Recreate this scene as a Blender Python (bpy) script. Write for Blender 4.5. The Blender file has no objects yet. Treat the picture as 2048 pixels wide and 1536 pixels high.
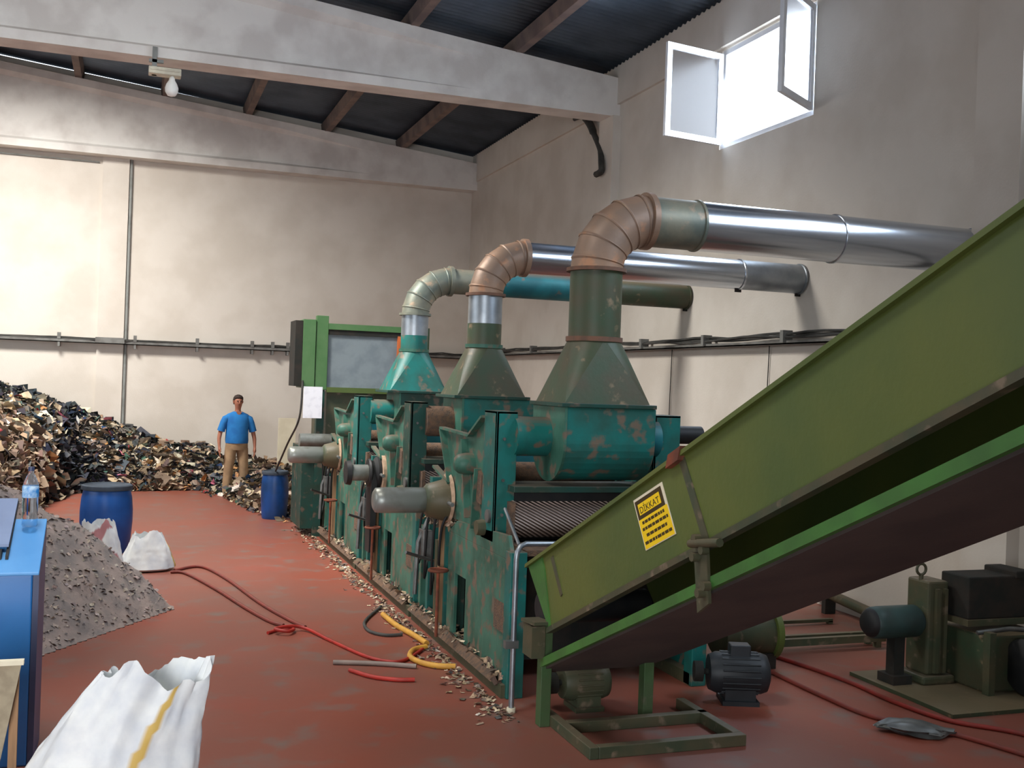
import bpy, math, random
from math import pi, sin, cos, tan, atan, radians as Rd
from mathutils import Vector, Matrix, noise, Euler
random.seed(7)
S = bpy.context.scene
COL = S.collection

# ------------------------------------------------------------------ camera
CAMH = 2.15
FPX = 2150.0
YAW = atan(762 / FPX)
ROLL = atan(.0356)
R0 = Vector((cos(YAW), -sin(YAW), 0)); U0 = Vector((0, 0, 1)); FW = Vector((sin(YAW), cos(YAW), 0))
CR = cos(ROLL) * R0 + sin(ROLL) * U0
CU = -sin(ROLL) * R0 + cos(ROLL) * U0
cd = bpy.data.cameras.new('camera'); cam = bpy.data.objects.new('camera', cd); COL.objects.link(cam)
m = Matrix((CR, CU, -FW)).transposed().to_4x4(); m.translation = (0, 0, CAMH)
cam.matrix_world = m
cd.sensor_width = 36; cd.lens = FPX / 2048 * 36; cd.clip_start = .05; cd.clip_end = 200
S.camera = cam

# ------------------------------------------------------------------ light and exposure
S.view_settings.view_transform = 'Standard'; S.view_settings.look = 'None'
S.view_settings.gamma = 1; S.view_settings.use_curve_mapping = False
S.view_settings.exposure = 0.0
w = bpy.data.worlds.new('world'); S.world = w; w.use_nodes = True
wb = w.node_tree.nodes['Background']; wb.inputs[0].default_value = (.78, .88, 1, 1); wb.inputs[1].default_value = 3.6

ROOFZ = lambda x: 6.97 + .103 * (6.75 - x)
def area(name, loc, aim, sx, sy, power, col=(1, 1, 1)):
    l = bpy.data.lights.new(name, 'AREA'); l.shape = 'RECTANGLE'; l.size = sx; l.size_y = sy
    l.energy = power; l.color = col
    o = bpy.data.objects.new(name, l); COL.objects.link(o); o.location = loc
    d = Vector(aim) - Vector(loc); o.rotation_euler = d.to_track_quat('-Z', 'Y').to_euler()
    return o
# daylight entering by the openings of the hall (roof light, side windows) and an added front fill behind the camera
# the three roof lights: x, y, power, spread in degrees, and an aim tilt added to shape its light on the walls
SKY = [(-1.1, 5.6, 110, 120, .3, .1), (-.7, 11.7, 215, 84, 1.7, .2), (-2.5, 16.8, 680, 136, .1, 1.0)]
for sx_, sy_, pw, spd, tx_, ty_ in SKY:
    rl = area('daylight_rooflight', (sx_, sy_, ROOFZ(sx_) - (.75 if tx_ > 1.5 else .45)), (sx_ + tx_, sy_ + ty_, ROOFZ(sx_) - 3.2), 1.6 if tx_ > 1.5 else 2.4, 1.5, pw, (1, .97, .92)); rl.data.spread = Rd(spd)
side = area('daylight_left_window', (-8.85, 9.5, 4.4), (-1, 9.8, .2), 8.0, 2.0, 40, (1, .975, .94)); side.data.spread = Rd(80)
front_fill = area('front_fill_light', (-3.2, -3.35, 2.1), (-1.6, 9, .9), 4.4, 3.4, 170, (.97, .98, 1)); front_fill.data.spread = Rd(85)  # front fill added behind the camera to brighten faces turned toward it
area('daylight_right_window', (7.0, 10.72, 5.75), (2.5, 10.2, 3.6), 1.8, 1.1, 200, (.72, .84, 1))
wn = area('daylight_right_window_near', (7.0, 4.4, 5.5), (3.6, 7.0, 3.5), 4.0, 1.6, 110, (.72, .84, 1)); wn.data.spread = Rd(110)

# ------------------------------------------------------------------ materials
def lin(r, g, b):
    return tuple(((c / 255) / 12.92 if c <= 10 else (((c / 255) + .055) / 1.055) ** 2.4) for c in (r, g, b)) + (1,)

def newmat(name):
    mt = bpy.data.materials.new(name); mt.use_nodes = True
    nt = mt.node_tree; b = nt.nodes['Principled BSDF']
    return mt, nt, b

def N(nt, t, **k):
    n = nt.nodes.new(t)
    for a, v in k.items(): setattr(n, a, v)
    return n

def noise_mix(nt, ca, cb, scale, lo=.4, hi=.6, detail=5, coord='Object', stretch=None):
    tc = N(nt, 'ShaderNodeTexCoord'); nz = N(nt, 'ShaderNodeTexNoise'); nz.inputs['Scale'].default_value = scale
    nz.inputs['Detail'].default_value = detail
    if stretch:
        mp = N(nt, 'ShaderNodeMapping'); mp.inputs['Scale'].default_value = stretch
        nt.links.new(tc.outputs[coord], mp.inputs[0]); nt.links.new(mp.outputs[0], nz.inputs[0])
    else: nt.links.new(tc.outputs[coord], nz.inputs[0])
    mr = N(nt, 'ShaderNodeMapRange'); mr.inputs[1].default_value = lo; mr.inputs[2].default_value = hi
    nt.links.new(nz.outputs[0], mr.inputs[0])
    mx = N(nt, 'ShaderNodeMix', data_type='RGBA')
    nt.links.new(mr.outputs[0], mx.inputs[0])
    for i, c in ((6, ca), (7, cb)):
        if isinstance(c, tuple): mx.inputs[i].default_value = c
        else: nt.links.new(c, mx.inputs[i])
    return mx.outputs[2]

def bump(nt, b, scale, strength, dist=.01, detail=4, stretch=None):
    tc = N(nt, 'ShaderNodeTexCoord'); nz = N(nt, 'ShaderNodeTexNoise'); nz.inputs['Scale'].default_value = scale
    nz.inputs['Detail'].default_value = detail
    if stretch:
        mp = N(nt, 'ShaderNodeMapping'); mp.inputs['Scale'].default_value = stretch
        nt.links.new(tc.outputs['Object'], mp.inputs[0]); nt.links.new(mp.outputs[0], nz.inputs[0])
    else: nt.links.new(tc.outputs['Object'], nz.inputs[0])
    bp = N(nt, 'ShaderNodeBump'); bp.inputs['Strength'].default_value = strength; bp.inputs['Distance'].default_value = dist
    nt.links.new(nz.outputs[0], bp.inputs['Height']); nt.links.new(bp.outputs[0], b.inputs['Normal'])

def simple(name, ca, cb=None, scale=6, rough=.6, metal=0., lo=.4, hi=.62, bs=0, bscale=60, stretch=None, spec=.4):
    mt, nt, b = newmat(name)
    cb = cb or ca
    nt.links.new(noise_mix(nt, ca, cb, scale, lo, hi, stretch=stretch), b.inputs['Base Color'])
    b.inputs['Roughness'].default_value = rough; b.inputs['Metallic'].default_value = metal
    b.inputs['Specular IOR Level'].default_value = spec
    if bs: bump(nt, b, bscale, bs)
    return mt

def painted(name, ca, cb, dust=lin(150, 132, 112), rough=.5, dustamt=.75, patch=.66, scale=4, metal=0.):
    """painted steel with scuffs and with lint and dust lying on the faces that look up"""
    mt, nt, b = newmat(name)
    base = noise_mix(nt, ca, cb, scale, .38, .62)
    base = noise_mix(nt, base, dust, 9, patch, patch + .10)
    g = N(nt, 'ShaderNodeNewGeometry'); sx = N(nt, 'ShaderNodeSeparateXYZ'); nt.links.new(g.outputs['True Normal'], sx.inputs[0])
    mr = N(nt, 'ShaderNodeMapRange'); mr.inputs[1].default_value = .55; mr.inputs[2].default_value = .9; mr.inputs[4].default_value = dustamt
    nt.links.new(sx.outputs[2], mr.inputs[0])
    mx = N(nt, 'ShaderNodeMix', data_type='RGBA'); nt.links.new(mr.outputs[0], mx.inputs[0]); nt.links.new(base, mx.inputs[6])
    mx.inputs[7].default_value = dust
    nt.links.new(mx.outputs[2], b.inputs['Base Color'])
    b.inputs['Roughness'].default_value = rough; b.inputs['Metallic'].default_value = metal
    b.inputs['Specular IOR Level'].default_value = .35
    bump(nt, b, 25, .12)
    return mt

M = {}
M['unseenwall'] = simple('dark_unseen_wall', lin(104, 98, 92), lin(86, 82, 78), 2, .95)  # dark grey chosen for the unseen walls to cut bounced light
M['wall'] = simple('white_plaster', lin(214, 206, 195), lin(204, 195, 183), 1.3, .9, bs=.15, bscale=40)
M['concrete'] = simple('painted_concrete', lin(224, 220, 214), lin(204, 198, 192), 2.0, .85, bs=.2, bscale=30)
M['purlin'] = simple('concrete_purlin', lin(128, 112, 104), lin(104, 92, 88), 3, .9)
M['roofsheet'] = simple('corrugated_sheet', lin(104, 116, 130), lin(84, 96, 110), 1.5, .4, .4, spec=.4)
M['teal'] = painted('teal_paint', lin(22, 104, 98), lin(36, 84, 76), dust=lin(104, 92, 78), patch=.57)
M['tealblue'] = painted('blue_teal_paint', lin(30, 112, 120), lin(26, 94, 102), dust=lin(110, 96, 84), patch=.64)
M['tealpale'] = painted('pale_teal_paint', lin(62, 108, 92), lin(44, 84, 70), dust=lin(104, 92, 78), patch=.52)
M['tealdark'] = painted('dark_teal_paint', lin(22, 66, 58), lin(36, 56, 46), dust=lin(92, 80, 68), patch=.56)
M['hoodgreen'] = painted('dirty_dark_green_paint', lin(58, 74, 54), lin(72, 70, 52), dust=lin(124, 108, 84), patch=.62)
M['olive'] = painted('olive_green_paint', lin(92, 102, 48), lin(78, 94, 48), dust=lin(118, 116, 84), patch=.74, dustamt=.2, rough=.42, scale=1.3)
M['brightgreen'] = painted('leaf_green_paint', lin(68, 118, 54), lin(62, 102, 50), dust=lin(120, 120, 88), patch=.72, dustamt=.2)
M['midgreen'] = painted('mid_green_paint', lin(70, 108, 64), lin(82, 116, 74), patch=.74, dustamt=.3)
M['olivegrey'] = painted('grimy_green_grey_paint', lin(64, 72, 54), lin(84, 78, 58), dust=lin(118, 104, 86), patch=.6, dustamt=.5)
M['rustelbow'] = painted('rust_brown_sheet', lin(150, 120, 98), lin(130, 110, 96), dust=lin(166, 124, 96), patch=.6, dustamt=.25, rough=.5, metal=.3)
M['greyelbow'] = painted('dusty_grey_sheet', lin(126, 124, 108), lin(96, 104, 96), patch=.6, dustamt=.35, metal=.3)
M['galv'] = simple('galvanised_sheet', lin(204, 210, 218), lin(184, 192, 202), 3, .22, .95, stretch=(.4, 6, 6))
M['galvdull'] = simple('dull_galvanised_sheet', lin(160, 166, 172), lin(132, 140, 146), 4, .42, .85)
M['greymetal'] = simple('grey_metal', lin(122, 124, 122), lin(92, 94, 92), 6, .45, .6)
M['motor'] = simple('motor_casing', lin(146, 150, 146), lin(116, 116, 106), 5, .4, .5)
M['dark'] = simple('dark_grime_and_shade', lin(30, 32, 28), lin(44, 38, 32), 8, .85)  # grime colour, also painted where a gap is only in shade
M['black'] = simple('black_rubber', lin(22, 24, 26), lin(32, 32, 32), 8, .6)
M['brown'] = simple('brown_lint', lin(108, 84, 66), lin(86, 72, 62), 26, 1, bs=.8, bscale=90)
M['leggreen'] = painted('dull_leg_green_paint', lin(64, 92, 56), lin(70, 84, 56), dust=lin(96, 92, 74), patch=.6)
M['belt'] = simple('dark_brown_belt', lin(78, 70, 66), lin(66, 60, 58), 2.5, .75, bs=.1)
M['rust'] = simple('rust', lin(128, 66, 44), lin(96, 56, 42), 12, .85)
M['rustdull'] = simple('dull_rust', lin(112, 80, 64), lin(92, 72, 60), 12, .85)
M['wood'] = simple('raw_wood', lin(150, 116, 84), lin(126, 98, 72), 5, .8, stretch=(8, 8, 1))
M['tan'] = simple('tan_lint_coating', lin(190, 160, 134), lin(160, 134, 110), 14, .95, bs=.4)
M['bluedrum'] = simple('blue_plastic', lin(28, 84, 158), lin(24, 72, 140), 4, .38)
M['drumtop'] = simple('dusty_dark_blue_plastic', lin(62, 72, 84), lin(52, 60, 70), 8, .8)
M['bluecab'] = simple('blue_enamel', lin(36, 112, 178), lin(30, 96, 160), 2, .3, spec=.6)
M['bluetop'] = simple('lit_blue_enamel', lin(86, 150, 206), lin(74, 138, 196), 3, .42, spec=.4)  # paler blue paints in the light reflected off the cabinet top
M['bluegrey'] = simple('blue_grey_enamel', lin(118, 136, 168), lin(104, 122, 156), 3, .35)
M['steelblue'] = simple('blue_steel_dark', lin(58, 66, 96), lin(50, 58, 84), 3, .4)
M['yellow'] = simple('yellow_sticker', lin(246, 208, 20), lin(240, 198, 14), 3, .45)
M['blackink'] = simple('dark_print', lin(60, 46, 14), lin(66, 52, 18), 3, .5)
M['cream'] = simple('cream_board', lin(226, 218, 192), lin(214, 204, 178), 3, .7)
M['paper'] = simple('white_paper', lin(232, 232, 238), lin(214, 214, 222), 12, .8, lo=.5, hi=.75)
M['screen'] = simple('grey_mesh_screen', lin(120, 130, 134), lin(108, 118, 124), 6, .7)
M['orange'] = simple('orange_primer', lin(198, 104, 52), lin(172, 92, 50), 6, .7)
M['redhose'] = simple('red_rubber', lin(176, 48, 38), lin(150, 44, 36), 8, .5)
M['darkredhose'] = simple('dusty_red_rubber', lin(128, 56, 46), lin(112, 56, 48), 8, .6)
M['dullredhose'] = simple('worn_red_rubber', lin(140, 44, 36), lin(118, 46, 38), 8, .6)
M['yelhose'] = simple('yellow_rubber', lin(206, 154, 62), lin(188, 138, 58), 8, .55)
M['greyhose'] = simple('grey_rubber', lin(146, 128, 118), lin(130, 116, 108), 8, .55)
M['cable'] = simple('cable_sheath', lin(70, 68, 64), lin(52, 52, 50), 8, .7)
M['conduit'] = simple('grey_conduit', lin(138, 140, 136), lin(120, 122, 118), 5, .6)
M['tray'] = simple('grey_cable_tray', lin(120, 120, 116), lin(98, 96, 92), 6, .6)
M['whiteframe'] = simple('white_window_frame', lin(236, 238, 242), lin(226, 230, 236), 4, .4)
M['bulb'] = simple('white_lamp_glass', lin(244, 244, 238), lin(236, 236, 230), 3, .25)
M['lampbody'] = simple('cream_lamp_housing', lin(214, 208, 186), lin(190, 184, 166), 8, .5)
M['skin'] = simple('skin', lin(168, 112, 88), lin(158, 102, 80), 12, .6)
M['hair'] = simple('dark_hair', lin(44, 34, 30), lin(58, 44, 38), 30, .8)
M['shirt'] = simple('blue_shirt_cloth', lin(36, 118, 184), lin(30, 102, 168), 6, .85)
M['khaki'] = simple('khaki_cloth', lin(164, 136, 104), lin(146, 120, 92), 7, .9)
M['shoe'] = simple('dark_shoe_leather', lin(48, 40, 36), lin(60, 50, 44), 8, .6)
M['pileground'] = simple('rag_heap_ground', lin(70, 64, 58), lin(112, 98, 80), 7, 1, bs=1, bscale=24)
M['dustheap'] = simple('grey_textile_dust', lin(152, 136, 128), lin(126, 117, 113), 5, 1, bs=1, bscale=30)
M['boardbrown'] = simple('chipboard', lin(158, 146, 122), lin(142, 130, 108), 18, .85)

def floor_mat():
    mt, nt, b = newmat('worn_red_floor_paint')
    c = noise_mix(nt, lin(138, 74, 58), lin(126, 80, 68), .55, .38, .62, 6)
    c = noise_mix(nt, c, lin(146, 70, 54), 1.6, .55, .75, 6)
    c = noise_mix(nt, c, lin(116, 98, 90), 3.2, .54, .74, 8)
    nt.links.new(c, b.inputs['Base Color'])
    b.inputs['Roughness'].default_value = .46; b.inputs['Specular IOR Level'].default_value = .3
    bump(nt, b, 3, .08, .02)
    return mt
M['floor'] = floor_mat()

def roller_mat():
    mt, nt, b = newmat('toothed_wire_roller')
    tc = N(nt, 'ShaderNodeTexCoord'); mp = N(nt, 'ShaderNodeMapping')
    mp.inputs['Rotation'].default_value = (0, 0, 0)
    wv = N(nt, 'ShaderNodeTexWave'); wv.inputs['Scale'].default_value = 7; wv.bands_direction = 'X'
    sp = N(nt, 'ShaderNodeSeparateXYZ'); nt.links.new(tc.outputs['Object'], sp.inputs[0])
    ad = N(nt, 'ShaderNodeMath', operation='MULTIPLY_ADD'); ad.inputs[1].default_value = 1.9
    nt.links.new(sp.outputs[2], ad.inputs[0]); nt.links.new(sp.outputs[0], ad.inputs[2])
    cb = N(nt, 'ShaderNodeCombineXYZ'); nt.links.new(ad.outputs[0], cb.inputs[0]); nt.links.new(cb.outputs[0], wv.inputs[0])
    mx = N(nt, 'ShaderNodeMix', data_type='RGBA'); nt.links.new(wv.outputs[0], mx.inputs[0])
    mx.inputs[6].default_value = lin(92, 76, 68)
    mx.inputs[7].default_value = lin(206, 186, 172)
    nt.links.new(mx.outputs[2], b.inputs['Base Color']); b.inputs['Metallic'].default_value = .5; b.inputs['Roughness'].default_value = .45
    bp = N(nt, 'ShaderNodeBump'); bp.inputs['Distance'].default_value = .02; nt.links.new(wv.outputs[0], bp.inputs['Height'])
    nt.links.new(bp.outputs[0], b.inputs['Normal'])
    return mt
M['roller'] = roller_mat()

def glass_mat(name, col=(.9, .95, 1, 1), rough=.02):
    mt, nt, b = newmat(name)
    b.inputs['Base Color'].default_value = col; b.inputs['Roughness'].default_value = rough
    b.inputs['Transmission Weight'].default_value = 1; b.inputs['IOR'].default_value = 1.2
    return mt
M['glass'] = glass_mat('window_glass', (.95, .97, 1, 1), .3)
M['pet'] = glass_mat('clear_plastic', (.82, .92, 1, 1), .08)

def attr_mat(name, rough=.95):
    mt, nt, b = newmat(name)
    a = N(nt, 'ShaderNodeAttribute'); a.attribute_name = 'rag'
    nt.links.new(a.outputs['Color'], b.inputs['Base Color']); b.inputs['Roughness'].default_value = rough
    b.inputs['Specular IOR Level'].default_value = .15
    return mt
M['rags'] = attr_mat('mixed_rags')

def sack_mat(name, stripe, sw=.035, u0=0.):
    mt, nt, b = newmat(name)
    a = N(nt, 'ShaderNodeAttribute'); a.attribute_name = 'stripe'
    mx = N(nt, 'ShaderNodeMix', data_type='RGBA')
    nt.links.new(a.outputs['Fac'], mx.inputs[0])
    c = noise_mix(nt, lin(226, 228, 226), lin(206, 210, 214), 7, .4, .65)
    nt.links.new(c, mx.inputs[6]); mx.inputs[7].default_value = stripe
    nt.links.new(mx.outputs[2], b.inputs['Base Color']); b.inputs['Roughness'].default_value = .55
    bump(nt, b, 9, .3, .02, 3)
    return mt
M['sack'] = sack_mat('white_woven_plastic', lin(206, 172, 92))
M['sackpink'] = sack_mat('white_woven_plastic_pink_print', lin(176, 120, 122))

# ------------------------------------------------------------------ mesh helpers
class MB:
    def __init__(s): s.v = []; s.f = []; s.sm = []
    def add(s, vs, fs, smooth=False):
        o = len(s.v); s.v += [tuple(v) for v in vs]; s.f += [tuple(i + o for i in f) for f in fs]; s.sm += [smooth] * len(fs)
        return s
    def box(s, a, b):
        x0, y0, z0 = a; x1, y1, z1 = b
        vs = [(x, y, z) for z in (z0, z1) for y in (y0, y1) for x in (x0, x1)]
        return s.add(vs, [(0, 2, 3, 1), (4, 5, 7, 6), (0, 1, 5, 4), (2, 6, 7, 3), (0, 4, 6, 2), (1, 3, 7, 5)])
    def cyl(s, p, q, r, r2=None, n=24, caps=True):
        p = Vector(p); q = Vector(q); d = (q - p).normalized(); r2 = r if r2 is None else r2
        a = d.orthogonal().normalized(); b = d.cross(a)
        vs = []
        for c, rr in ((p, r), (q, r2)):
            vs += [c + (a * cos(2 * pi * i / n) + b * sin(2 * pi * i / n)) * rr for i in range(n)]
        s.add(vs, [(i, (i + 1) % n, n + (i + 1) % n, n + i) for i in range(n)], True)
        if caps:
            o = len(s.v) - 2 * n
            s.f += [tuple(o + n - 1 - i for i in range(n)), tuple(o + n + i for i in range(n))]; s.sm += [False, False]
        return s
    def tube(s, pts, r, n=10, closed=False, caps=True):
        pts = [Vector(p) for p in pts]; vs = []; k = len(pts); a = None
        rr = r if isinstance(r, (list, tuple)) else [r] * k
        for i, p in enumerate(pts):
            if closed: d = (pts[(i + 1) % k] - pts[i - 1]).normalized()
            else: d = (pts[min(i + 1, k - 1)] - pts[max(i - 1, 0)]).normalized()
            a = d.orthogonal().normalized() if a is None else (a - d * a.dot(d)).normalized()
            b = d.cross(a)
            vs += [p + (a * cos(2 * pi * j / n) + b * sin(2 * pi * j / n)) * rr[i] for j in range(n)]
        fs = []
        for i in range(k if closed else k - 1):
            i2 = (i + 1) % k
            fs += [(i * n + j, i * n + (j + 1) % n, i2 * n + (j + 1) % n, i2 * n + j) for j in range(n)]
        s.add(vs, fs, True)
        if caps and not closed:
            o = len(s.v) - k * n
            s.f += [tuple(o + n - 1 - j for j in range(n)), tuple(o + (k - 1) * n + j for j in range(n))]; s.sm += [False, False]
        return s
    def prism(s, poly, ax, a, b):
        """polygon in the plane across axis ax, extruded from a to b"""
        def P(u, v, w):
            return {0: (w, u, v), 1: (u, w, v), 2: (u, v, w)}[ax]
        n = len(poly)
        vs = [P(u, v, a) for u, v in poly] + [P(u, v, b) for u, v in poly]
        return s.add(vs, [tuple(range(n - 1, -1, -1)), tuple(range(n, 2 * n))] + [(i, (i + 1) % n, n + (i + 1) % n, n + i) for i in range(n)])
    def loft(s, rings, caps=True, smooth=True):
        n = len(rings[0]); vs = [p for r in rings for p in r]
        fs = [(i * n + j, i * n + (j + 1) % n, (i + 1) * n + (j + 1) % n, (i + 1) * n + j) for i in range(len(rings) - 1) for j in range(n)]
        s.add(vs, fs, smooth)
        if caps:
            o = len(s.v) - len(vs); k = len(rings)
            s.f += [tuple(o + n - 1 - j for j in range(n)), tuple(o + (k - 1) * n + j for j in range(n))]; s.sm += [False, False]
        return s
    def lathe(s, c, prof, n=32, axis=2):
        rings = []
        for r, h in prof:
            ring = []
            for j in range(n):
                a = 2 * pi * j / n
                p = {2: (r * cos(a), r * sin(a), h), 0: (h, r * cos(a), r * sin(a)), 1: (r * sin(a), h, r * cos(a))}[axis]
                ring.append((c[0] + p[0], c[1] + p[1], c[2] + p[2]))
            rings.append(ring)
        return s.loft(rings)

def build(name, mb, mat, parent=None, bevel=0, kind=None):
    me = bpy.data.meshes.new(name); me.from_pydata(mb.v, [], mb.f); me.validate(clean_customdata=False)
    if len(me.polygons) == len(mb.sm): me.polygons.foreach_set('use_smooth', mb.sm)
    if any(mb.sm) and mat not in ('pileground', 'dustheap'): me.set_sharp_from_angle(angle=Rd(52))
    me.materials.append(M[mat] if isinstance(mat, str) else mat)
    o = bpy.data.objects.new(name, me); COL.objects.link(o)
    if parent is not None: o.parent = parent
    if bevel:
        bv = o.modifiers.new('bevel', 'BEVEL'); bv.width = bevel; bv.segments = 2; bv.limit_method = 'ANGLE'
    if kind: o['kind'] = kind
    return o

def tag(o, label, cat, group=None, kind=None):
    o['label'] = label; o['category'] = cat
    if group: o['group'] = group
    if kind: o['kind'] = kind
    return o

def thing(name, loc, label, cat, group=None, rz=0):
    o = bpy.data.objects.new(name, None); COL.objects.link(o); o.location = loc; o.rotation_euler = (0, 0, rz)
    o.empty_display_size = .1
    return tag(o, label, cat, group)

def recentre(o, c):
    """give a mesh an origin at c without moving it"""
    c = Vector(c); o.data.transform(Matrix.Translation(-c)); o.location = c
    return o

def bez(pts, k=8):
    """Catmull-Rom through points"""
    P = [Vector(p) for p in pts]; out = []
    for i in range(len(P) - 1):
        a = P[max(i - 1, 0)]; b = P[i]; c = P[i + 1]; d = P[min(i + 2, len(P) - 1)]
        for j in range(k):
            t = j / k
            out.append(.5 * ((2 * b) + (c - a) * t + (2 * a - 5 * b + 4 * c - d) * t * t + (3 * b - a - 3 * c + d) * t ** 3))
    out.append(P[-1]); return out

# ------------------------------------------------------------------ the hall
XW, YB, XL, YR = 6.75, 22.05, -9.0, -3.6
ROOF = lambda x: 6.97 + .103 * (XW - x)          # underside of the roof sheet
BTOP = lambda x: 6.77 + .103 * (XW - x)          # top of the beams

build('floor', MB().box((XL - .3, YR - .3, -.12), (XW + .3, YB + .3, 0)), 'floor', kind='structure')

wy0, wy1, wz0, wz1 = 9.75, 11.70, 5.13, 6.35
b = MB()
b.box((XW, YR, 0), (XW + .28, 2.3, 7.1)); b.box((XW, 6.5, 0), (XW + .28, wy0, 7.1)); b.box((XW, wy1, 0), (XW + .28, YB, 7.1))
for ya_, yb_, zz_ in ((2.3, 6.5, 4.65), (wy0, wy1, wz0)):
    b.box((XW, ya_, 0), (XW + .28, yb_, zz_)); b.box((XW, ya_, wz1), (XW + .28, yb_, 7.1))
build('wall_right', b, 'wall', kind='structure')
build('wall_back', MB().prism([(XL - .3, 0), (XW + .28, 0), (XW + .28, ROOF(XW)), (XL - .3, ROOF(XL))], 1, YB, YB + .28), 'wall', kind='structure')
build('wall_left', MB().box((XL - .28, YR, 0), (XL, YB, 3.3)).box((XL - .28, YR, 5.5), (XL, YB, ROOF(XL))).box((XL - .28, YR, 3.3), (XL, 5.4, 5.5)).box((XL - .28, 13.6, 3.3), (XL, YB, 5.5)), 'unseenwall', kind='structure')
build('wall_front', MB().prism([(XL - .3, 0), (-5.4, 0), (-5.4, 3.8), (-1.0, 3.8), (-1.0, 0), (XW + .28, 0), (XW + .28, ROOF(XW)), (XL - .3, ROOF(XL))], 1, YR - .28, YR), 'unseenwall', kind='structure')

# roof sheet, corrugated across the slope, with a roof light opening
def roof():
    b = MB(); pitch = .125; n = 4; amp = .022
    ylist = []; y = YR
    while y < YB + .05:
        ylist.append(y); y += pitch / n
    def strip(xa, xb, ys):
        vs = []; fs = []
        for y in ys:
            h = amp * cos(2 * pi * y / pitch)
            for x in (xa, xb): vs.append((x, y, ROOF(x) + .03 + h))
        for i in range(len(ys) - 1): fs.append((2 * i, 2 * i + 1, 2 * i + 3, 2 * i + 2))
        b.add(vs, fs, True)
    strip(XL - .3, XW + .2, ylist)
    o = build('ceiling', b, 'roofsheet', kind='structure')
    sd = o.modifiers.new('thick', 'SOLIDIFY'); sd.thickness = .012; sd.offset = 1
roof()

M['rooflight'] = None
mt, nt, b = newmat('translucent_roof_light'); b.inputs['Base Color'].default_value = (.8, .85, .85, 1)
b.inputs['Emission Color'].default_value = (1, .97, .93, 1); b.inputs['Emission Strength'].default_value = 5; M['rooflight'] = mt
for q, (sx_, sy_, pw, spd, tx_, ty_) in enumerate(SKY):
    build('window_%d' % (q + 2), MB().prism([(sx_ - 1.35, ROOF(sx_ - 1.35) - .04), (sx_ + 1.35, ROOF(sx_ + 1.35) - .04), (sx_ + 1.35, ROOF(sx_ + 1.35) - .01), (sx_ - 1.35, ROOF(sx_ - 1.35) - .01)], 1, sy_ - .8, sy_ + .8), 'rooflight', kind='structure')
# concrete beams of I section, thickened to a full rectangle near the wall
def beam(idx, y0, depth=.42):
    b = MB(); yc = y0
    zb = 6.20
    def sec(x, f):      # f 0 = I section, 1 = solid
        zt = BTOP(x); w = depth / 2; t = .085 + (w - .085) * f
        return [(x, yc - w, zb), (x, yc + w, zb), (x, yc + w, zb + .13), (x, yc + t, zb + .19), (x, yc + t, zt - .22), (x, yc + w, zt - .14), (x, yc + w, zt),
                (x, yc - w, zt), (x, yc - w, zt - .14), (x, yc - t, zt - .22), (x, yc - t, zb + .19), (x, yc - w, zb + .13)]
    rings = [sec(x, f) for x, f in ((XL, 0), (-2, 0), (2.6, 0), (4.5, 1), (XW, 1))]
    b.loft(rings, smooth=False)
    return build('trim_%d' % idx, b, 'concrete', kind='structure')
beam(1, 14.86); beam(2, 21.86, .36); beam(3, 7.1)
# purlins running along the hall
k = 4
for i in range(9):
    x = 5.13 - 1.56 * i
    if x < -8: break
    z = ROOF(x)
    build('trim_%d' % k, MB().prism([(x - .09, z), (x - .06, z - .2), (x + .06, z - .2), (x + .09, z)], 1, YR, YB), 'purlin', kind='structure'); k += 1
# short blocks between purlins on top of the beam's flange read as infill against the back wall
# pilasters
for (a, c) in (((XW - .13, 14.6, 0), (XW, 15.1, 6.2)), ((XW - .13, 6.75, 0), (XW, 7.25, 6.2)), ((-.64, YB - .07, 0), (-.16, YB, 6.2)), ((-8.3, YB - .07, 0), (-7.8, YB, 6.2))):
    build('trim_%d' % k, MB().box(a, c), 'wall', kind='structure'); k += 1
# ring beam along the top of the right wall
build('trim_%d' % k, MB().box((XW - .05, YR, 6.38), (XW, 21.6, 6.95)), 'wall', kind='structure'); k += 1

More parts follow.
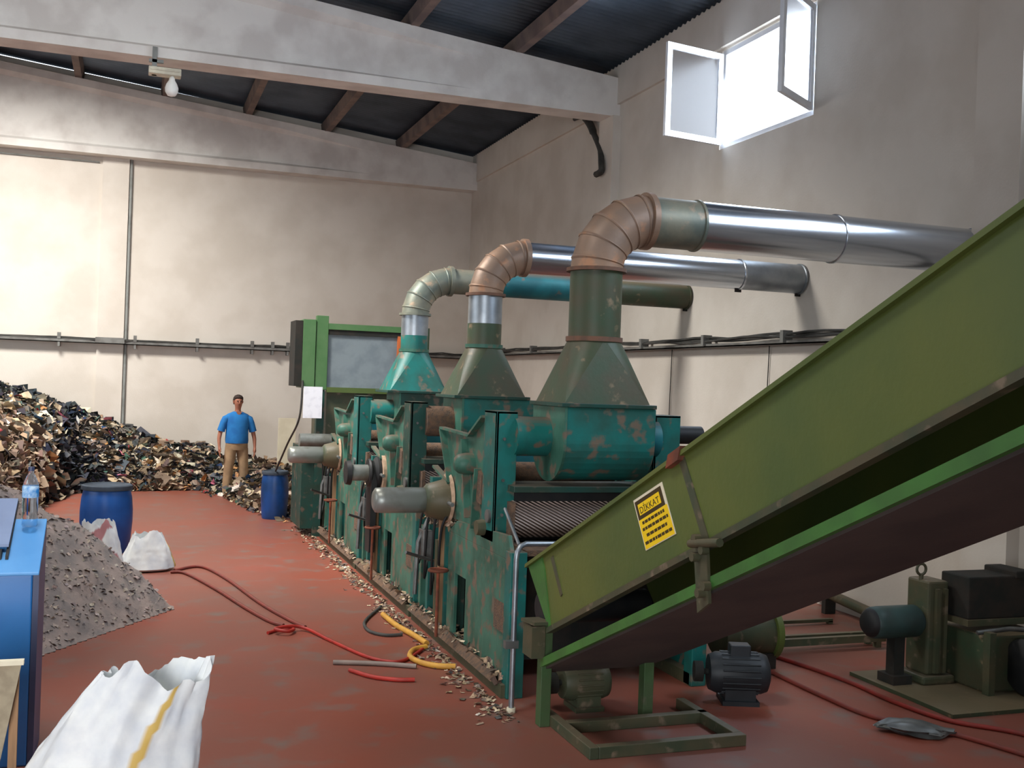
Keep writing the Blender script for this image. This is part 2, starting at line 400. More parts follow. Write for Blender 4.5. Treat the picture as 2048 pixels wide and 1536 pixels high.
# window in the right wall: frame, two casements swung into the hall, one fixed centre light
win = bpy.data.objects.new('window_1', None); COL.objects.link(win); win.location = (XW, 10.72, wz0); win['kind'] = 'structure'
def rel(o, p): o.matrix_parent_inverse = Matrix.Translation(-Vector(p.location)); return o
def frame_rect(b, y0, y1, z0, z1, x0, x1, t=.06):
    b.box((x0, y0, z0), (x1, y0 + t, z1)); b.box((x0, y1 - t, z0), (x1, y1, z1))
    b.box((x0, y0 + t, z0), (x1, y1 - t, z0 + t)); b.box((x0, y0 + t, z1 - t), (x1, y1 - t, z1))
b = MB(); frame_rect(b, wy0, wy1, wz0, wz1, XW + .02, XW + .1)
rel(build('window_frame', b, 'whiteframe', win), win)
def sash(yh, sgn, ang):
    """casement hinged at yh on the wall face and swung into the hall"""
    w_ = .86; h0, h1 = wz0 + .05, wz1 - .05
    d = Vector((-sin(ang), sgn * cos(ang), 0)); nrm = Vector((-d.y, d.x, 0)) * .022
    def bar(b, u0, u1, z0, z1, th=1.):
        vs = []
        for z in (z0, z1):
            for uu, s_ in ((u0, -1), (u1, -1), (u1, 1), (u0, 1)):
                p = Vector((XW - .01, yh, 0)) + d * uu + nrm * s_ * th; vs.append((p.x, p.y, z))
        b.add(vs, [(3, 2, 1, 0), (4, 5, 6, 7), (0, 1, 5, 4), (1, 2, 6, 5), (2, 3, 7, 6), (3, 0, 4, 7)])
    b = MB(); t = .07
    bar(b, 0, t, h0, h1); bar(b, w_ - t, w_, h0, h1); bar(b, t, w_ - t, h0, h0 + t); bar(b, t, w_ - t, h1 - t, h1)
    s = rel(build('casement', b, 'whiteframe', win), win)
    g = MB(); bar(g, t, w_ - t, h0 + t, h1 - t, .15)
    gp = build('pane', g, 'glass', s); 
sash(wy1 - .03, -1, Rd(80)); sash(wy0 + .03, 1, Rd(124))

b = MB(); frame_rect(b, 2.3, 6.5, 4.65, wz1, XW + .02, XW + .1); b.box((XW + .02, 4.27, 4.65), (XW + .1, 4.33, wz1))
build('window_9', b, 'whiteframe', kind='structure')
# ------------------------------------------------------------------ services on the walls
o = MB().cyl((-.12, YB - .04, 0), (-.12, YB - .04, 6.2), .028, n=12)
tag(build('wall_pipe', o, 'conduit'), 'thin grey vertical pipe running down the white back wall behind the rag heap', 'pipe')
def tray_back():
    t = thing('cable_tray', (0, YB - .08, 2.66), 'long grey cable tray along the back wall at head height', 'cable tray')
    def P(nm, b, mt): o = build(nm, b, mt); recentre(o, t.location); o.parent = t; o.location = (0, 0, 0); return o
    b = MB(); y = YB - .2
    for x0, x1 in ((-8.9, -.64), (-.16, 6.7)):
        b.box((x0, y, 2.64), (x1, YB - .0, 2.655)); b.box((x0, y, 2.64), (x1, y + .012, 2.70))
    b.box((-.66, y - .07, 2.64), (-.14, YB - .07, 2.655)); b.box((-.66, y - .07, 2.64), (-.14, y - .055, 2.76))
    P('rail', b, 'tray')
    c = MB()
    for j in range(4):
        pts = []
        for i in range(60):
            x = -8.8 + i * .263
            pts.append((x, YB - .16 + .03 * j + (-.06 if -.8 < x < 0 else 0), 2.71 + .02 * (j % 2) + .02 * noise.noise((x * 1.2, j * 3.1, 0)) + (.05 if x > 2 else 0) * abs(noise.noise((x * 1.7, j, 4)))))
        P('cable', MB().tube(pts, .013, 6), 'cable')
    for i, x in enumerate((-6, -3.6, -1.3, .05, 1.2, 2.25, 2.65, 2.95, 4.5)):
        P('bracket', MB().box((x - .02, YB - .2, 2.56), (x + .02, YB, 2.64)).box((x - .03, YB - .21, 2.70), (x + .03, YB - .1, 2.82)), 'tray')
tray_back()
def tray_right():
    t = thing('cable_tray', (XW - .08, 12, 2.68), 'long grey cable tray along the right wall behind the ducts', 'cable tray')
    def P(nm, b, mt): o = build(nm, b, mt); recentre(o, t.location); o.parent = t; o.location = (0, 0, 0); return o
    b = MB()
    for y0, y1 in ((-3, 6.75), (7.25, 14.6), (15.1, 21.8)):
        b.box((XW - .16, y0, 2.68), (XW, y1, 2.695)); b.box((XW - .16, y0, 2.68), (XW - .15, y1, 2.72))
    P('rail', b, 'tray')
    c = MB()
    for j in range(4):
        pts = []
        for i in range(80):
            y = -2.5 + i * .3
            pts.append((XW - .17 + .02 * j, y, 2.76 + .025 * (j % 2) + .05 * noise.noise((y * .8, j * 3.1, 2))))
        P('cable', MB().tube(pts, .014, 6), 'cable')
    for y in (4, 8.2, 9.9, 11.6, 13.3, 15.9, 17.6, 19.3):
        P('bracket', MB().box((XW - .2, y - .03, 2.70), (XW - .08, y + .03, 2.83)), 'tray')
    for y in (8.9, 10.4, 12.7):
        P('drop_cable', MB().tube(bez([(XW - .02, y, 2.7), (XW - .02, y + .02, 1.8), (XW - .02, y, .6)]), .006, 6), 'cable')
tray_right()
o = MB()
o.tube(bez([(6.70, 16.3, 6.52), (6.68, 15.88, 6.46), (6.66, 15.56, 6.27), (6.64, 15.35, 6.08), (6.62, 15.04, 5.77), (6.56, 14.84, 5.51), (6.56, 14.84, 5.40), (6.56, 15.02, 5.38)]), [.035] * 10 + [.06] * 14 + [.045] * 10 + [.05] * 23, 8)
tag(build('cable_loop', o, 'cable'), 'dark bundled cable hanging in a curve high on the right wall near the corner', 'cable')
o = MB().tube([(x, YB - .2 - .18, 6.12) for x in (-8.9, 0, 3.2)], .02, 8)
tag(build('conduit_pipe', MB().tube([(x, YB - .03, 6.10 - 0 * x) for x in (-8.9, -.7)], .014, 8), 'conduit'), 'thin conduit line on the back wall just under its concrete beam', 'conduit')

# lamp hanging under the near beam
t = thing('ceiling_lamp', (.28, 14.6, 5.96), 'cream industrial lamp with a white bulb hung under the near roof beam', 'lamp')
build('bracket', MB().box((-.16, .0, .0), (-.1, .06, .36)).box((-.2, 0, .16), (-.02, .04, .2)), 'conduit', t)
build('housing', MB().box((-.2, -.08, .0), (.2, .10, .09)).box((-.18, -.09, .04), (.18, .11, .06)), 'lampbody', t, .01)
build('bulb', MB().lathe((.09, 0, 0), [(.02, 0), (.035, -.02), (.04, -.05), (.07, -.1), (.085, -.15), (.08, -.2), (.05, -.245), (.004, -.26)], 20), 'bulb', t)

PAL_MIX = [((182, 164, 138), 5), ((150, 130, 106), 6), ((206, 196, 176), 3), ((46, 48, 50), 7), ((64, 68, 72), 5), ((88, 84, 80), 5), ((34, 40, 52), 3), ((128, 112, 96), 5), ((104, 88, 70), 4),
           ((56, 84, 126), .7), ((222, 222, 220), 1.1), ((150, 58, 60), .35), ((210, 120, 140), .25), ((178, 128, 82), 1.5), ((70, 98, 86), .7)]
PAL_BROWN = [((168, 146, 120), 5), ((146, 124, 102), 6), ((124, 106, 90), 5), ((96, 84, 74), 4), ((190, 172, 146), 3), ((70, 66, 64), 2), ((210, 200, 184), .8), ((110, 90, 80), 3)]
PAL_GREY = [((152, 137, 128), 6), ((142, 130, 123), 6), ((162, 146, 135), 4), ((128, 118, 115), 5), ((170, 156, 144), 2), ((116, 108, 108), 1), ((190, 184, 178), .15)]
PAL_DARK = [((36, 38, 42), 8), ((52, 54, 58), 6), ((70, 72, 72), 4), ((130, 116, 98), 2), ((176, 164, 146), 1.4), ((40, 48, 62), 3), ((200, 196, 188), .6)]
def pick(P):
    t_ = random.uniform(0, sum(w_ for _, w_ in P))
    for c, w_ in P:
        t_ -= w_
        if t_ <= 0: return c
    return P[0][0]
def shreds(name, n, samp, palf, smin, smax, parent=None, lift=.02, flat=.6):
    vs = []; fs = []; cols = []
    for _ in range(n):
        s_ = samp()
        if s_ is None: continue
        x, y, z = s_; L = random.uniform(smin, smax); W_ = L * random.uniform(.35, .8)
        e = Euler((random.gauss(0, flat), random.gauss(0, flat), random.uniform(0, 2 * pi))).to_matrix()
        k_ = random.randint(-6, 26); c = lin(*[max(0, min(255, v + k_ + random.randint(-4, 4))) for v in palf(x, y)])
        o_ = len(vs); bend = random.uniform(-.5, .6) * L
        for a in range(4):
            for b_ in range(3):
                u = (a / 3 - .5) * L; v = (b_ / 2 - .5) * W_
                p = e @ Vector((u, v, bend * (.25 - (a / 3 - .5) ** 2) * 2 + random.uniform(-.12, .12) * L))
                vs.append((x + p.x, min(y + p.y, 22.02), max(z + p.z + lift, .004)))
        for a in range(3):
            for b_ in range(2):
                fs.append((o_ + a * 3 + b_, o_ + a * 3 + b_ + 1, o_ + (a + 1) * 3 + b_ + 1, o_ + (a + 1) * 3 + b_)); 
        cols += [c] * 12
    b = MB(); b.add(vs, fs, False)
    o = build(name, b, 'rags', parent)
    at = o.data.color_attributes.new('rag', 'FLOAT_COLOR', 'POINT')
    flatc = [q for c in cols for q in c]; at.data.foreach_set('color', flatc)
    return o
# ------------------------------------------------------------------ tearing machine: three alike units in a row
X0 = 2.5
LAB = ['nearest teal tearing unit, its roller bared beside the inclined conveyor',
       'middle teal tearing unit of the row, with black pulleys on its side',
       'farthest teal tearing unit, in front of the green framed feeder']
MG = 'teal tearing machine units in a row'
YU = [7.35, 9.86, 12.35]
def unit(i):
    Y = YU[i]; u = thing('tearing_machine_unit', (X0, Y, 0), LAB[i], 'machine', MG)
    front = -.43 if i == 0 else -.35
    W = 1.5; rear = 2.06
    # floor rails
    for x in (-.05, W - .1):
        build('base_rail', MB().box((x, front, 0), (x + .15, rear, .09)), 'olivegrey', u)
    # side plates: outer plate with a tall slot, recessed plate behind it with ribs
    for side, x in ((0, 0.), (1, W - .03)):
        e = -1 if side == 0 else 1
        b = MB()
        b.box((x, front, .09), (x + .03, .62, .93)); b.box((x, .62, .62), (x + .03, .92, .93)); b.box((x, .92, .09), (x + .03, 1.12, .93)); b.box((x, .62, .09), (x + .03, .92, .14))
        b.prism([(front, .93), (1.12, .93), (.9, 1.04), (front + .1, 1.10)], 0, x, x + .03)
        build('side_plate', b, 'tealpale' if side == 0 else 'teal', u, .004)
        xr = x + (.12 if side == 0 else -.12)
        b = MB().box((xr, 1.12, .09), (xr + .03, rear, .98))
        build('recessed_plate', b, 'tealdark', u)
        for yy, mt, zz in ((1.2, 'teal', .95), (1.46, 'olivegrey', .8), (1.72, 'teal', .9), (1.96, 'tealpale', .86)):
            o_ = build('rib', MB().box((xr + e * .12 if side == 0 else xr, yy, .09), (xr if side == 0 else xr + .15, yy + .07, zz)), mt, u)
    # front corner columns
    build('corner_column', MB().box((-.02, front - .03, 0), (.1, front + .09, 1.0)), 'teal', u, .006)
    build('corner_column', MB().box((W - .1, front - .03, 0), (W + .02, front + .09, 1.0)), 'teal', u, .006)
    # posts
    for nm, xa, xb in (('post', 0, .16), ('post', 1.27, 1.49)):
        b = MB().box((xa, 0, 1.0), (xb, .03, 1.95)).box((xa, .0, 1.0), (xa + .02, .29, 1.95)).box((xa, 0, 1.93), (xb, .29, 1.95)).box((xb - .02, .03, 1.0), (xb, .2, 1.93))
        po = build(nm, b, 'teal' if i != 1 else 'tealdark', u, .004)
        for z in (1.2, 1.45, 1.75): build('bolt', MB().cyl((xa + .06, -.012, z), (xa + .06, .0, z), .012, n=8), 'greymetal', po)
    # gusset plates rising to the post, with welded flanges
    for side, x in ((0, .0), (1, W - .04)):
        g = MB().prism([(.29, 1.9), (.42, 1.86), (.62, 1.73), (.70, 1.73), (1.42, 1.75), (1.12, 1.32), (1.12, 1.04), (.29, 1.04)], 0, x + .02, x + .045)
        gu = build('gusset_plate', g, 'tealpale' if side == 0 else 'teal', u)
        f_ = MB(); e = -.05 if side == 0 else .05
        def flange(p, q, wd=.05):
            d = Vector((0, q[0] - p[0], q[1] - p[1])).normalized(); n_ = Vector((0, -d.z, d.y)) * .01
            xx = x + .02 if side == 0 else x + .045
            vs = []
            for px in (xx, xx + (-wd if side == 0 else wd)):
                for c_ in (p, q):
                    for s_ in (-1, 1): vs.append((px, c_[0] + n_.y * s_, c_[1] + n_.z * s_))
            f_.add(vs, [(0, 1, 3, 2), (4, 6, 7, 5), (0, 4, 5, 1), (2, 3, 7, 6), (0, 2, 6, 4), (1, 5, 7, 3)])
        flange((1.42, 1.75), (1.12, 1.32)); flange((.62, 1.74), (1.42, 1.76)); flange((.78, 1.7), (.62, 1.1)); flange((1.12, 1.32), (1.6, 1.42)); flange((.29, 1.9), (.62, 1.74)); flange((.46, 1.04), (.4, 1.5))
        build('flange', f_, 'tealpale', gu)
    build('bearing_housing', MB().lathe((0, .62, 1.52), [(.0, -.12), (.05, -.12), (.075, -.09), (.085, -.04), (.085, .02)], 20, 0), 'tealpale', u)
    build('lint_patch', MB().prism([(.3, 1.24), (.5, 1.26), (.52, 1.44), (.44, 1.5), (.3, 1.46)], 0, -.004, .022), 'brown', u)
    build('bearing_cap', MB().lathe((0, .22, 1.08), [(.03, -.06), (.055, -.06), (.06, -.02), (.06, .02)], 16, 0), 'olivegrey', u)
    # cross shafts, cage cylinder and its suction casing
    build('cross_cylinder', MB().cyl((.14, .06, 1.77), (.46, .06, 1.77), .145, n=32), 'teal' if i != 1 else 'brown', u)
    build('cross_cylinder', MB().cyl((1.1, .06, 1.77), (1.30, .06, 1.77), .145, n=32), 'tealblue', u)
    prof = []
    for a in range(0, 19):
        t_ = pi + pi * a / 18
        prof.append((.02 + .31 * cos(t_), 1.74 + .285 * sin(t_)))
    prof += [(.33, 2.0), (-.29, 2.0)]
    cs = build('suction_casing', MB().prism(prof, 0, .42, 1.13), 'teal' if i != 2 else 'tealdark', u, .006)
    build('casing_rim', MB().loft([[(x, .02 + (py - .02) * k_, 1.74 + (pz - 1.74) * k_) for py, pz in prof] for x, k_ in ((.405, 1.03), (.425, 1.03))], smooth=False), 'tealpale', cs)
    build('shaft_end', MB().cyl((1.49, .1, 1.8), (1.72, .1, 1.8), .07, n=20), 'black', u)
    build('drive_motor', MB().cyl((.55, .62, 1.84), (1.0, .62, 1.84), .11, n=20).cyl((.96, .62, 1.84), (1.02, .62, 1.84), .125, n=20), 'greymetal', u)
    # ledge, teeth bar, spiked roller and tray below
    build('ledge', MB().box((.1, -.14, 1.375), (1.42, .28, 1.42)), 'tealdark', u, .004)
    build('comb_bar', MB().box((.15, -.02, 1.30), (1.42, .12, 1.37)), 'black', u)
    ro = build('spiked_roller', MB().cyl((.13, .1, 1.18), (1.4, .1, 1.18), .16, n=40), 'roller', u)
    build('journal', MB().cyl((-.02, .1, 1.18), (.14, .1, 1.18), .05, n=16), 'greymetal', ro)
    build('feed_tray', MB().box((.12, -.38, .96), (1.38, .1, 1.0)).box((.1, -.1, .96), (.13, .3, 1.3)), 'brown', u)
    build('inner_casing', MB().box((.16, .0, .14), (1.34, rear - .04, 1.0)).box((.16, .3, 1.0), (1.34, 1.9, 1.28)), 'dark', u)
    build('cross_panel', MB().box((.1, 1.3, 1.45), (1.42, 1.34, 1.62)), 'tealblue', u)
    build('cross_roller', MB().cyl((.1, 1.62, 1.3), (1.42, 1.62, 1.3), .1, n=24), 'brown', u)
    build('cross_roller', MB().cyl((.1, 1.05, 1.42), (1.42, 1.05, 1.42), .085, n=24), 'brown', u)
    build('cross_brace', MB().box((.05, 1.86, 1.18), (1.45, 1.95, 1.3)), 'teal', u)
    # geared drive standing out from the side
    yd, zd = 1.22, 1.17
    if i == 1:
        build('pulley', MB().lathe((-.02, yd, zd), [(.02, -.12), (.14, -.12), (.15, -.1), (.13, -.08), (.13, -.06), (.17, -.03), (.17, 0), (.02, 0)], 28, 0), 'black', u)
        build('pulley', MB().lathe((-.32, yd, zd), [(.02, -.05), (.12, -.05), (.13, 0), (.02, 0)], 28, 0), 'black', u)
        build('drive_shaft_drum', MB().cyl((-.36, yd, zd), (-.02, yd, zd), .085, n=24), 'motor', u)
        build('guard_rim', MB().lathe((.0, yd - .02, zd), [(.17, -.015), (.2, -.015), (.2, .03), (.17, .03)], 28, 0), 'tan', u)
        build('belt_guard', MB().prism([(yd - .13, zd), (yd + .13, zd), (yd + .1, .35), (yd - .1, .35)], 0, -.12, -.06), 'black', u)
    else:
        build('gear_motor', MB().lathe((-.18, yd, zd), [(.0, -.44), (.07, -.44), (.1, -.42), (.105, -.36), (.105, -.02), (.09, 0)], 28, 0), 'motor', u)
        build('gear_cone', MB().lathe((0, yd, zd), [(.1, -.2), (.135, -.17), (.17, -.04), (.175, 0), (.0, .0)], 28, 0), 'olivegrey', u)
        build('lint_covered_disc', MB().lathe((.02, yd + .0, zd + .02), [(.0, -.03), (.2, -.03), (.21, -.01), (.0, .01)], 28, 0), 'tan', u)
    build('strut', MB().box((-.04, 1.24, .12), (.0, 1.29, 1.0)), 'wood', u)
    build('tension_rod', MB().cyl((-.1, 1.05, .08), (-.1, 1.05, .62), .014, n=8), 'rust', u)
    build('hand_wheel', MB().tube([(-.1 + .075 * cos(a * pi / 8), 1.05 + .075 * sin(a * pi / 8), .62) for a in range(16)], .012, 8, True).box((-.17, 1.042, .612), (-.03, 1.058, .628)), 'rust', u)
    build('weight_arm', MB().tube([(-.02, 1.7, .95), (-.1, 1.72, .75), (-.12, 1.7, .3)], .02, 8), 'greymetal', u)
    build('lever', MB().cyl((-.02, 1.5, .62), (-.3, 1.35, .72), .014, n=8), 'greymetal', u)
    build('junction_box', MB().box((-.08, 1.62, .62), (.0, 1.78, .86)), 'greymetal', u, .005)
    build('lint_heap', MB().loft([[(-.09 + .05 * k_, front + .1 + (rear - front - .1) * j / 30, .09 + (0, .05, .03)[k_] * (1 + .6 * noise.noise((j * .35, i * 5, k_)))) for j in range(31)] for k_ in range(3)], caps=False), 'brown', u)
    def sampU():
        q = random.random()
        if q < .45: return random.uniform(-.06, .1), random.uniform(front, rear), random.uniform(.09, .16)
        if q < .75: return random.uniform(.16, 1.3), random.uniform(.3, 1.9), 1.28
        return random.uniform(.0, .16), random.uniform(1.12, rear), random.uniform(.9, 1.02)
    lf = shreds('lint', 420, sampU, lambda x, y: pick(PAL_BROWN), .03, .10, u, .0, .5); lf['kind'] = 'stuff'
    for q in range(4):
        ya = 1.1 + .22 * q + .05 * i; hang = .35 + .1 * ((q * 7 + i * 3) % 4)
        build('hydraulic_hose', MB().tube(bez([(.0, ya, 1.1), (-.06, ya + .03, .95), (-.05, ya + .12, 1.0 - hang), (.02, ya + .26, .62)]), .011, 8), 'black', u)
    build('pipe_run', MB().tube([(-.03, .95, 1.16), (-.03, 1.5, 1.18), (-.03, 2.0, 1.12)], .018, 8), 'greymetal', u)
    build('valve_block', MB().box((-.07, 1.55, 1.02), (.02, 1.7, 1.16)), 'olivegrey', u, .006)
    build('oil_cup', MB().cyl((.05, .5, 1.95 - .22), (.05, .5, 1.83), .025, n=12), 'galvdull', u)
    # door and dirt opening of the near plate
    build('inspection_plate', MB().box((-.012, front + .1, .42), (.0, front + .32, .62)), 'brown', u)
    return u
US = [unit(i) for i in range(3)]

# galvanised support pipe and rod at the near corner
t = thing('water_pipe', (2.42, 6.62, 0), 'thin galvanised pipe standing upright at the near machine corner with an elbow on top', 'pipe')
build('upright', MB().tube([(0, 0, .0), (.0, 0, .5), (.0, 0, 1.0), (0.005, 0, 1.05), (.03, .01, 1.085), (.07, .02, 1.1), (.3, .06, 1.09)], .018, 12), 'galvdull', t)
build('brace_rod', MB().cyl((.03, .04, 1.09), (.12, .60, 1.26), .012, n=8), 'galvdull', t)
build('foot', MB().cyl((0, 0, 0), (0, 0, .03), .03, n=12), 'cream', t)
build('clamp', MB().box((-.06, -.02, .42), (.03, .03, .47)), 'greymetal', t)

# ------------------------------------------------------------------ ducts
def duct(i, cx, cy, r, stages, rh, elbow_m, hmats, label, zc):
    t = thing('extraction_duct', (cx, cy, 2.0), label, 'duct', 'extraction ducts from the tearing units to the wall')
    def P(nm, b, mt, par=t, bev=0): return build(nm, b, mt, par, bev)
    # pyramid hood : rectangle to circle
    hx, hy = .335, .29; z1 = .50
    b = MB(); q = 8
    for k_ in range(4):
        a0 = k_ * pi / 2; cx_, cy_ = [(hx, hy), (-hx, hy), (-hx, -hy), (hx, -hy)][k_]; nx_, ny_ = [(hx, hy), (-hx, hy), (-hx, -hy), (hx, -hy)][(k_ + 1) % 4]
        arc = [(r * cos(a0 + j * pi / 2 / q), r * sin(a0 + j * pi / 2 / q), z1) for j in range(q + 1)]
        b.add([(cx_, cy_, .03)] + arc, [(0, j + 2, j + 1)[::-1] for j in range(q)], True)
        b.add([(cx_, cy_, .03), (nx_, ny_, .03), arc[-1]], [(0, 1, 2)])
    P('hood', b, stages[0][0])
    P('hood_flange', MB().box((-hx - .04, -hy - .04, 0), (hx + .04, hy + .04, .03)), 'tealdark', t, .004)
    P('collar', MB().lathe((0, 0, z1), [(r, -.015), (r + .018, -.015), (r + .018, .02), (r, .02)], 32), stages[0][1])
    z = z1
    for k_, (mt, ztop) in enumerate(stages[1:]):
        P('riser', MB().lathe((0, 0, 0), [(r - .001 * k_, z), (r - .001 * k_, ztop - 2.0)], 32), mt)
        z = ztop - 2.0
    # mitred elbow
    Rb = zc - 2.0 - z; b = MB(); segs = 5
    rings = []
    def ring_at(th, rr):
        c = Vector((Rb - Rb * cos(th), 0, z + Rb * sin(th))); d = Vector((sin(th), 0, cos(th))); a_ = Vector((0, 1, 0)); b_ = d.cross(a_)
        return [c + (a_ * cos(2 * pi * j / 32) + b_ * sin(2 * pi * j / 32)) * rr for j in range(32)]
    ths = [0] + [(pi / 2) * (s_ + .5) / segs for s_ in range(segs)] + [pi / 2]
    for th in ths: rings.append(ring_at(th, r))
    el = P('elbow', MB().loft(rings, smooth=True), elbow_m)
    for th in ths[1:-1]:
        P('seam', MB().loft([ring_at(th - .02, r + .002), ring_at(th, r + .008), ring_at(th + .02, r + .002)], caps=False), elbow_m, el)
    P('lower_flange', MB().lathe((0, 0, z), [(r, -.015), (r + .03, -.015), (r + .03, .012), (r, .012)], 32), 'rustdull' if elbow_m == 'rustelbow' else 'greyelbow')
    P('upper_flange', MB().lathe((Rb, 0, zc - 2.0), [(r, -.03), (r + .022, -.03), (r + .022, .015), (r, .015)], 32, 0), elbow_m)
    x = Rb
    for mt, xe in hmats:
        xe = xe - cx
        P('horizontal_run', MB().lathe((0, 0, zc - 2.0), [(rh, x), (rh, xe)], 40, 0), mt)
        P('joint_band', MB().lathe((0, 0, zc - 2.0), [(rh, xe - .03), (rh + .01, xe - .025), (rh + .01, xe - .005), (rh, xe)], 40, 0), mt)
        if xe > 2.5: P('hanger', MB().box((xe - .05, -.01, zc - 2.0 - rh - .03), (xe + .02, .01, zc - 2.0 - rh)), 'dark')
        x = xe
duct(0, 3.25, 7.37, .195, [('hoodgreen', 'rustdull'), ('hoodgreen', 3.02)], .19, 'rustelbow', [('greyelbow', 4.08), ('galv', 5.35), ('galv', XW - .01)],
     'nearest extraction duct, widest of the three, with rusty brown elbow and dark green hood', 3.42)
duct(1, 3.20, 9.88, .165, [('hoodgreen', 'tealpale'), ('hoodgreen', 2.72), ('galvdull', 3.0)], .155, 'rustelbow', [('galv', 4.6), ('galv', 6.0), ('galvdull', XW - .01)],
     'middle extraction duct with brown elbow, silver collar and green hood', 3.385)
duct(2, 3.14, 12.37, .16, [('teal', 'tealpale'), ('teal', 2.68), ('galvdull', 2.93)], .15, 'greyelbow', [('greyelbow', 4.1), ('tealblue', 5.7), ('hoodgreen', XW - .01)],
     'farthest extraction duct with dusty grey elbow, teal hood and blue middle run', 3.35)

# ------------------------------------------------------------------ green feeder behind the units
t = thing('feeder_cabinet', (2.15, 14.5, 0), 'tall green framed feeder with grey mesh screen behind the last tearing unit', 'machine')
for x in (.28, 1.66):
    build('post', MB().box((x - (.1 if x < 1 else .06), 0, 1.98), (x + .06, .12, 2.98 - (.12 if x > 1 else 0))), 'midgreen', t, .006)
    build('lower_post', MB().box((x - .06, .02, 0), (x + .04, .12, 1.98)), 'tealdark', t)
build('side_channel', MB().box((-.1, .0, 2.02), (.0, .5, 2.9)), 'dark', t)
build('side_cover', MB().box((.0, -.02, 2.0), (.17, .5, 2.92)), 'midgreen', t, .006)
build('top_rail', MB().box((.34, .0, 2.80), (1.62, .1, 2.88)), 'midgreen', t)
build('painted_top_shadow', MB().box((.34, .02, 2.73), (1.62, .1, 2.80)), 'dark', t)  # dark strip added as painted shade below the top rail
build('mesh_screen', MB().box((.34, .05, 2.02), (1.3, .08, 2.75)), 'screen', t)
build('edge_strip', MB().box((1.3, .0, 2.02), (1.38, .08, 2.75)), 'orange', t)
build('bottom_rail', MB().box((.34, .0, 1.95), (1.62, .1, 2.02)), 'olive', t)
build('lower_body', MB().box((.36, .1, .1), (1.6, 1.3, 1.95)), 'olivegrey', t)
build('back_post', MB().box((1.78, .35, 0), (1.84, .5, 2.9)), 'hoodgreen', t)
build('drive_cylinder', MB().cyl((.0, .0, 1.3), (.42, .0, 1.3), .09, n=20), 'motor', t)
build('belt_cover', MB().box((.06, .1, .1), (.3, 1.0, 1.2)), 'tealdark', t)
tag(build('paper_sheet', MB().box((2.17, 14.40, 1.6), (2.42, 14.412, 2.02)), 'paper'), 'white paper sheet hanging on the green feeder post', 'paper')
tag(build('hanging_cable', MB().tube(bez([(2.16, 14.46, 2.1), (2.14, 14.5, 1.6), (2.09, 15.2, 1.2), (2.08, 16.3, .72)]), .014, 8), 'cable'), 'dark cable hanging from the green feeder down to the blue drum beside it', 'cable')
tag(build('cream_board', MB().box((2.66, 20.6, 0), (2.98, 20.68, 1.35)), 'cream'), 'cream upright board behind the blue drum beside the machine', 'board')

# ------------------------------------------------------------------ inclined conveyor
SL = .434
def cz(y, z0, y0): return z0 + SL * (y0 - y)
t = thing('inclined_conveyor', (2.5, 6.3, 0), 'long olive green inclined conveyor rising toward the viewer from the machine', 'conveyor')
def CP(nm, b, mt, par=None, bev=0):
    o = build(nm, b, mt); recentre(o, (2.5, 6.3, 0)); o.location = (0, 0, 0); o.parent = par or t
    if bev:
        bv = o.modifiers.new('bevel', 'BEVEL'); bv.width = bev; bv.segments = 2; bv.limit_method = 'ANGLE'
    return o
YE = .7
top = lambda y: cz(y, .97, 6.58); bot = lambda y: cz(y, .65, 6.19); ral = lambda y: cz(y, .40, 6.25)
for x in (2.5, 3.28):
    CP('side_panel', MB().prism([(6.58, top(6.58)), (6.2, bot(6.2)), (YE, bot(YE)), (YE, top(YE))], 0, x, x + .012), 'olive')
    CP('top_lip', MB().prism([(6.6, top(6.6) - .012), (YE, top(YE) - .012), (YE, top(YE) + .012), (6.6, top(6.6) + .012)], 0, x - .028, x + .02), 'olive')
    CP('bottom_lip', MB().prism([(6.2, bot(6.2) - .035), (YE, bot(YE) - .035), (YE, bot(YE)), (6.2, bot(6.2))], 0, x - .02, x + .03), 'olivegrey')
    CP('lower_rail', MB().prism([(6.3, ral(6.3) - .005), (YE, ral(YE) - .005), (YE, ral(YE) + .05), (6.3, ral(6.3) + .05)], 0, x - .012, x + .03), 'brightgreen')
CP('end_fold', MB().prism([(6.59, top(6.59)), (6.2, bot(6.2)), (6.17, bot(6.17)), (6.3, top(6.3) - .1), (6.36, top(6.36))], 0, 2.492, 2.5), 'brightgreen')
CP('carrying_belt', MB().prism([(6.5, top(6.5) - .14), (YE, top(YE) - .14), (YE, top(YE) - .12), (6.5, top(6.5) - .12)], 0, 2.515, 3.278), 'black')
CP('return_belt', MB().prism([(6.42, ral(6.42) - .02), (YE, ral(YE) - .02), (YE, ral(YE)), (6.42, ral(6.42))], 0, 2.52, 3.3), 'belt')
CP('gap_shade_sheet', MB().prism([(6.3, bot(6.3)), (YE, bot(YE)), (YE, ral(YE) + .05), (6.3, ral(6.3) + .05)], 0, 3.26, 3.278), 'dark')  # added dark sheet, paints the shade inside the conveyor gap
CP('drive_roller', MB().cyl((2.52, 6.42, .72), (3.27, 6.42, .72), .1, n=28), 'black')
CP('joint_strip', MB().prism([(4.60, top(4.60) - .02), (4.34, bot(4.34)), (4.29, bot(4.29)), (4.55, top(4.55) - .02)], 0, 2.494, 2.5), 'olivegrey')
CP('joint_cap', MB().prism([(4.68, top(4.68) - .03), (4.56, top(4.56) - .03), (4.54, top(4.54) + .03), (4.66, top(4.66) + .03)], 0, 2.465, 2.51), 'rust')
hg = CP('hanger_bracket', MB().prism([(4.40, bot(4.4) + .03), (4.28, bot(4.28) - .01), (4.24, bot(4.24) - .30), (4.34, bot(4.34) - .32)], 0, 2.475, 2.49), 'olivegrey')
b = MB()
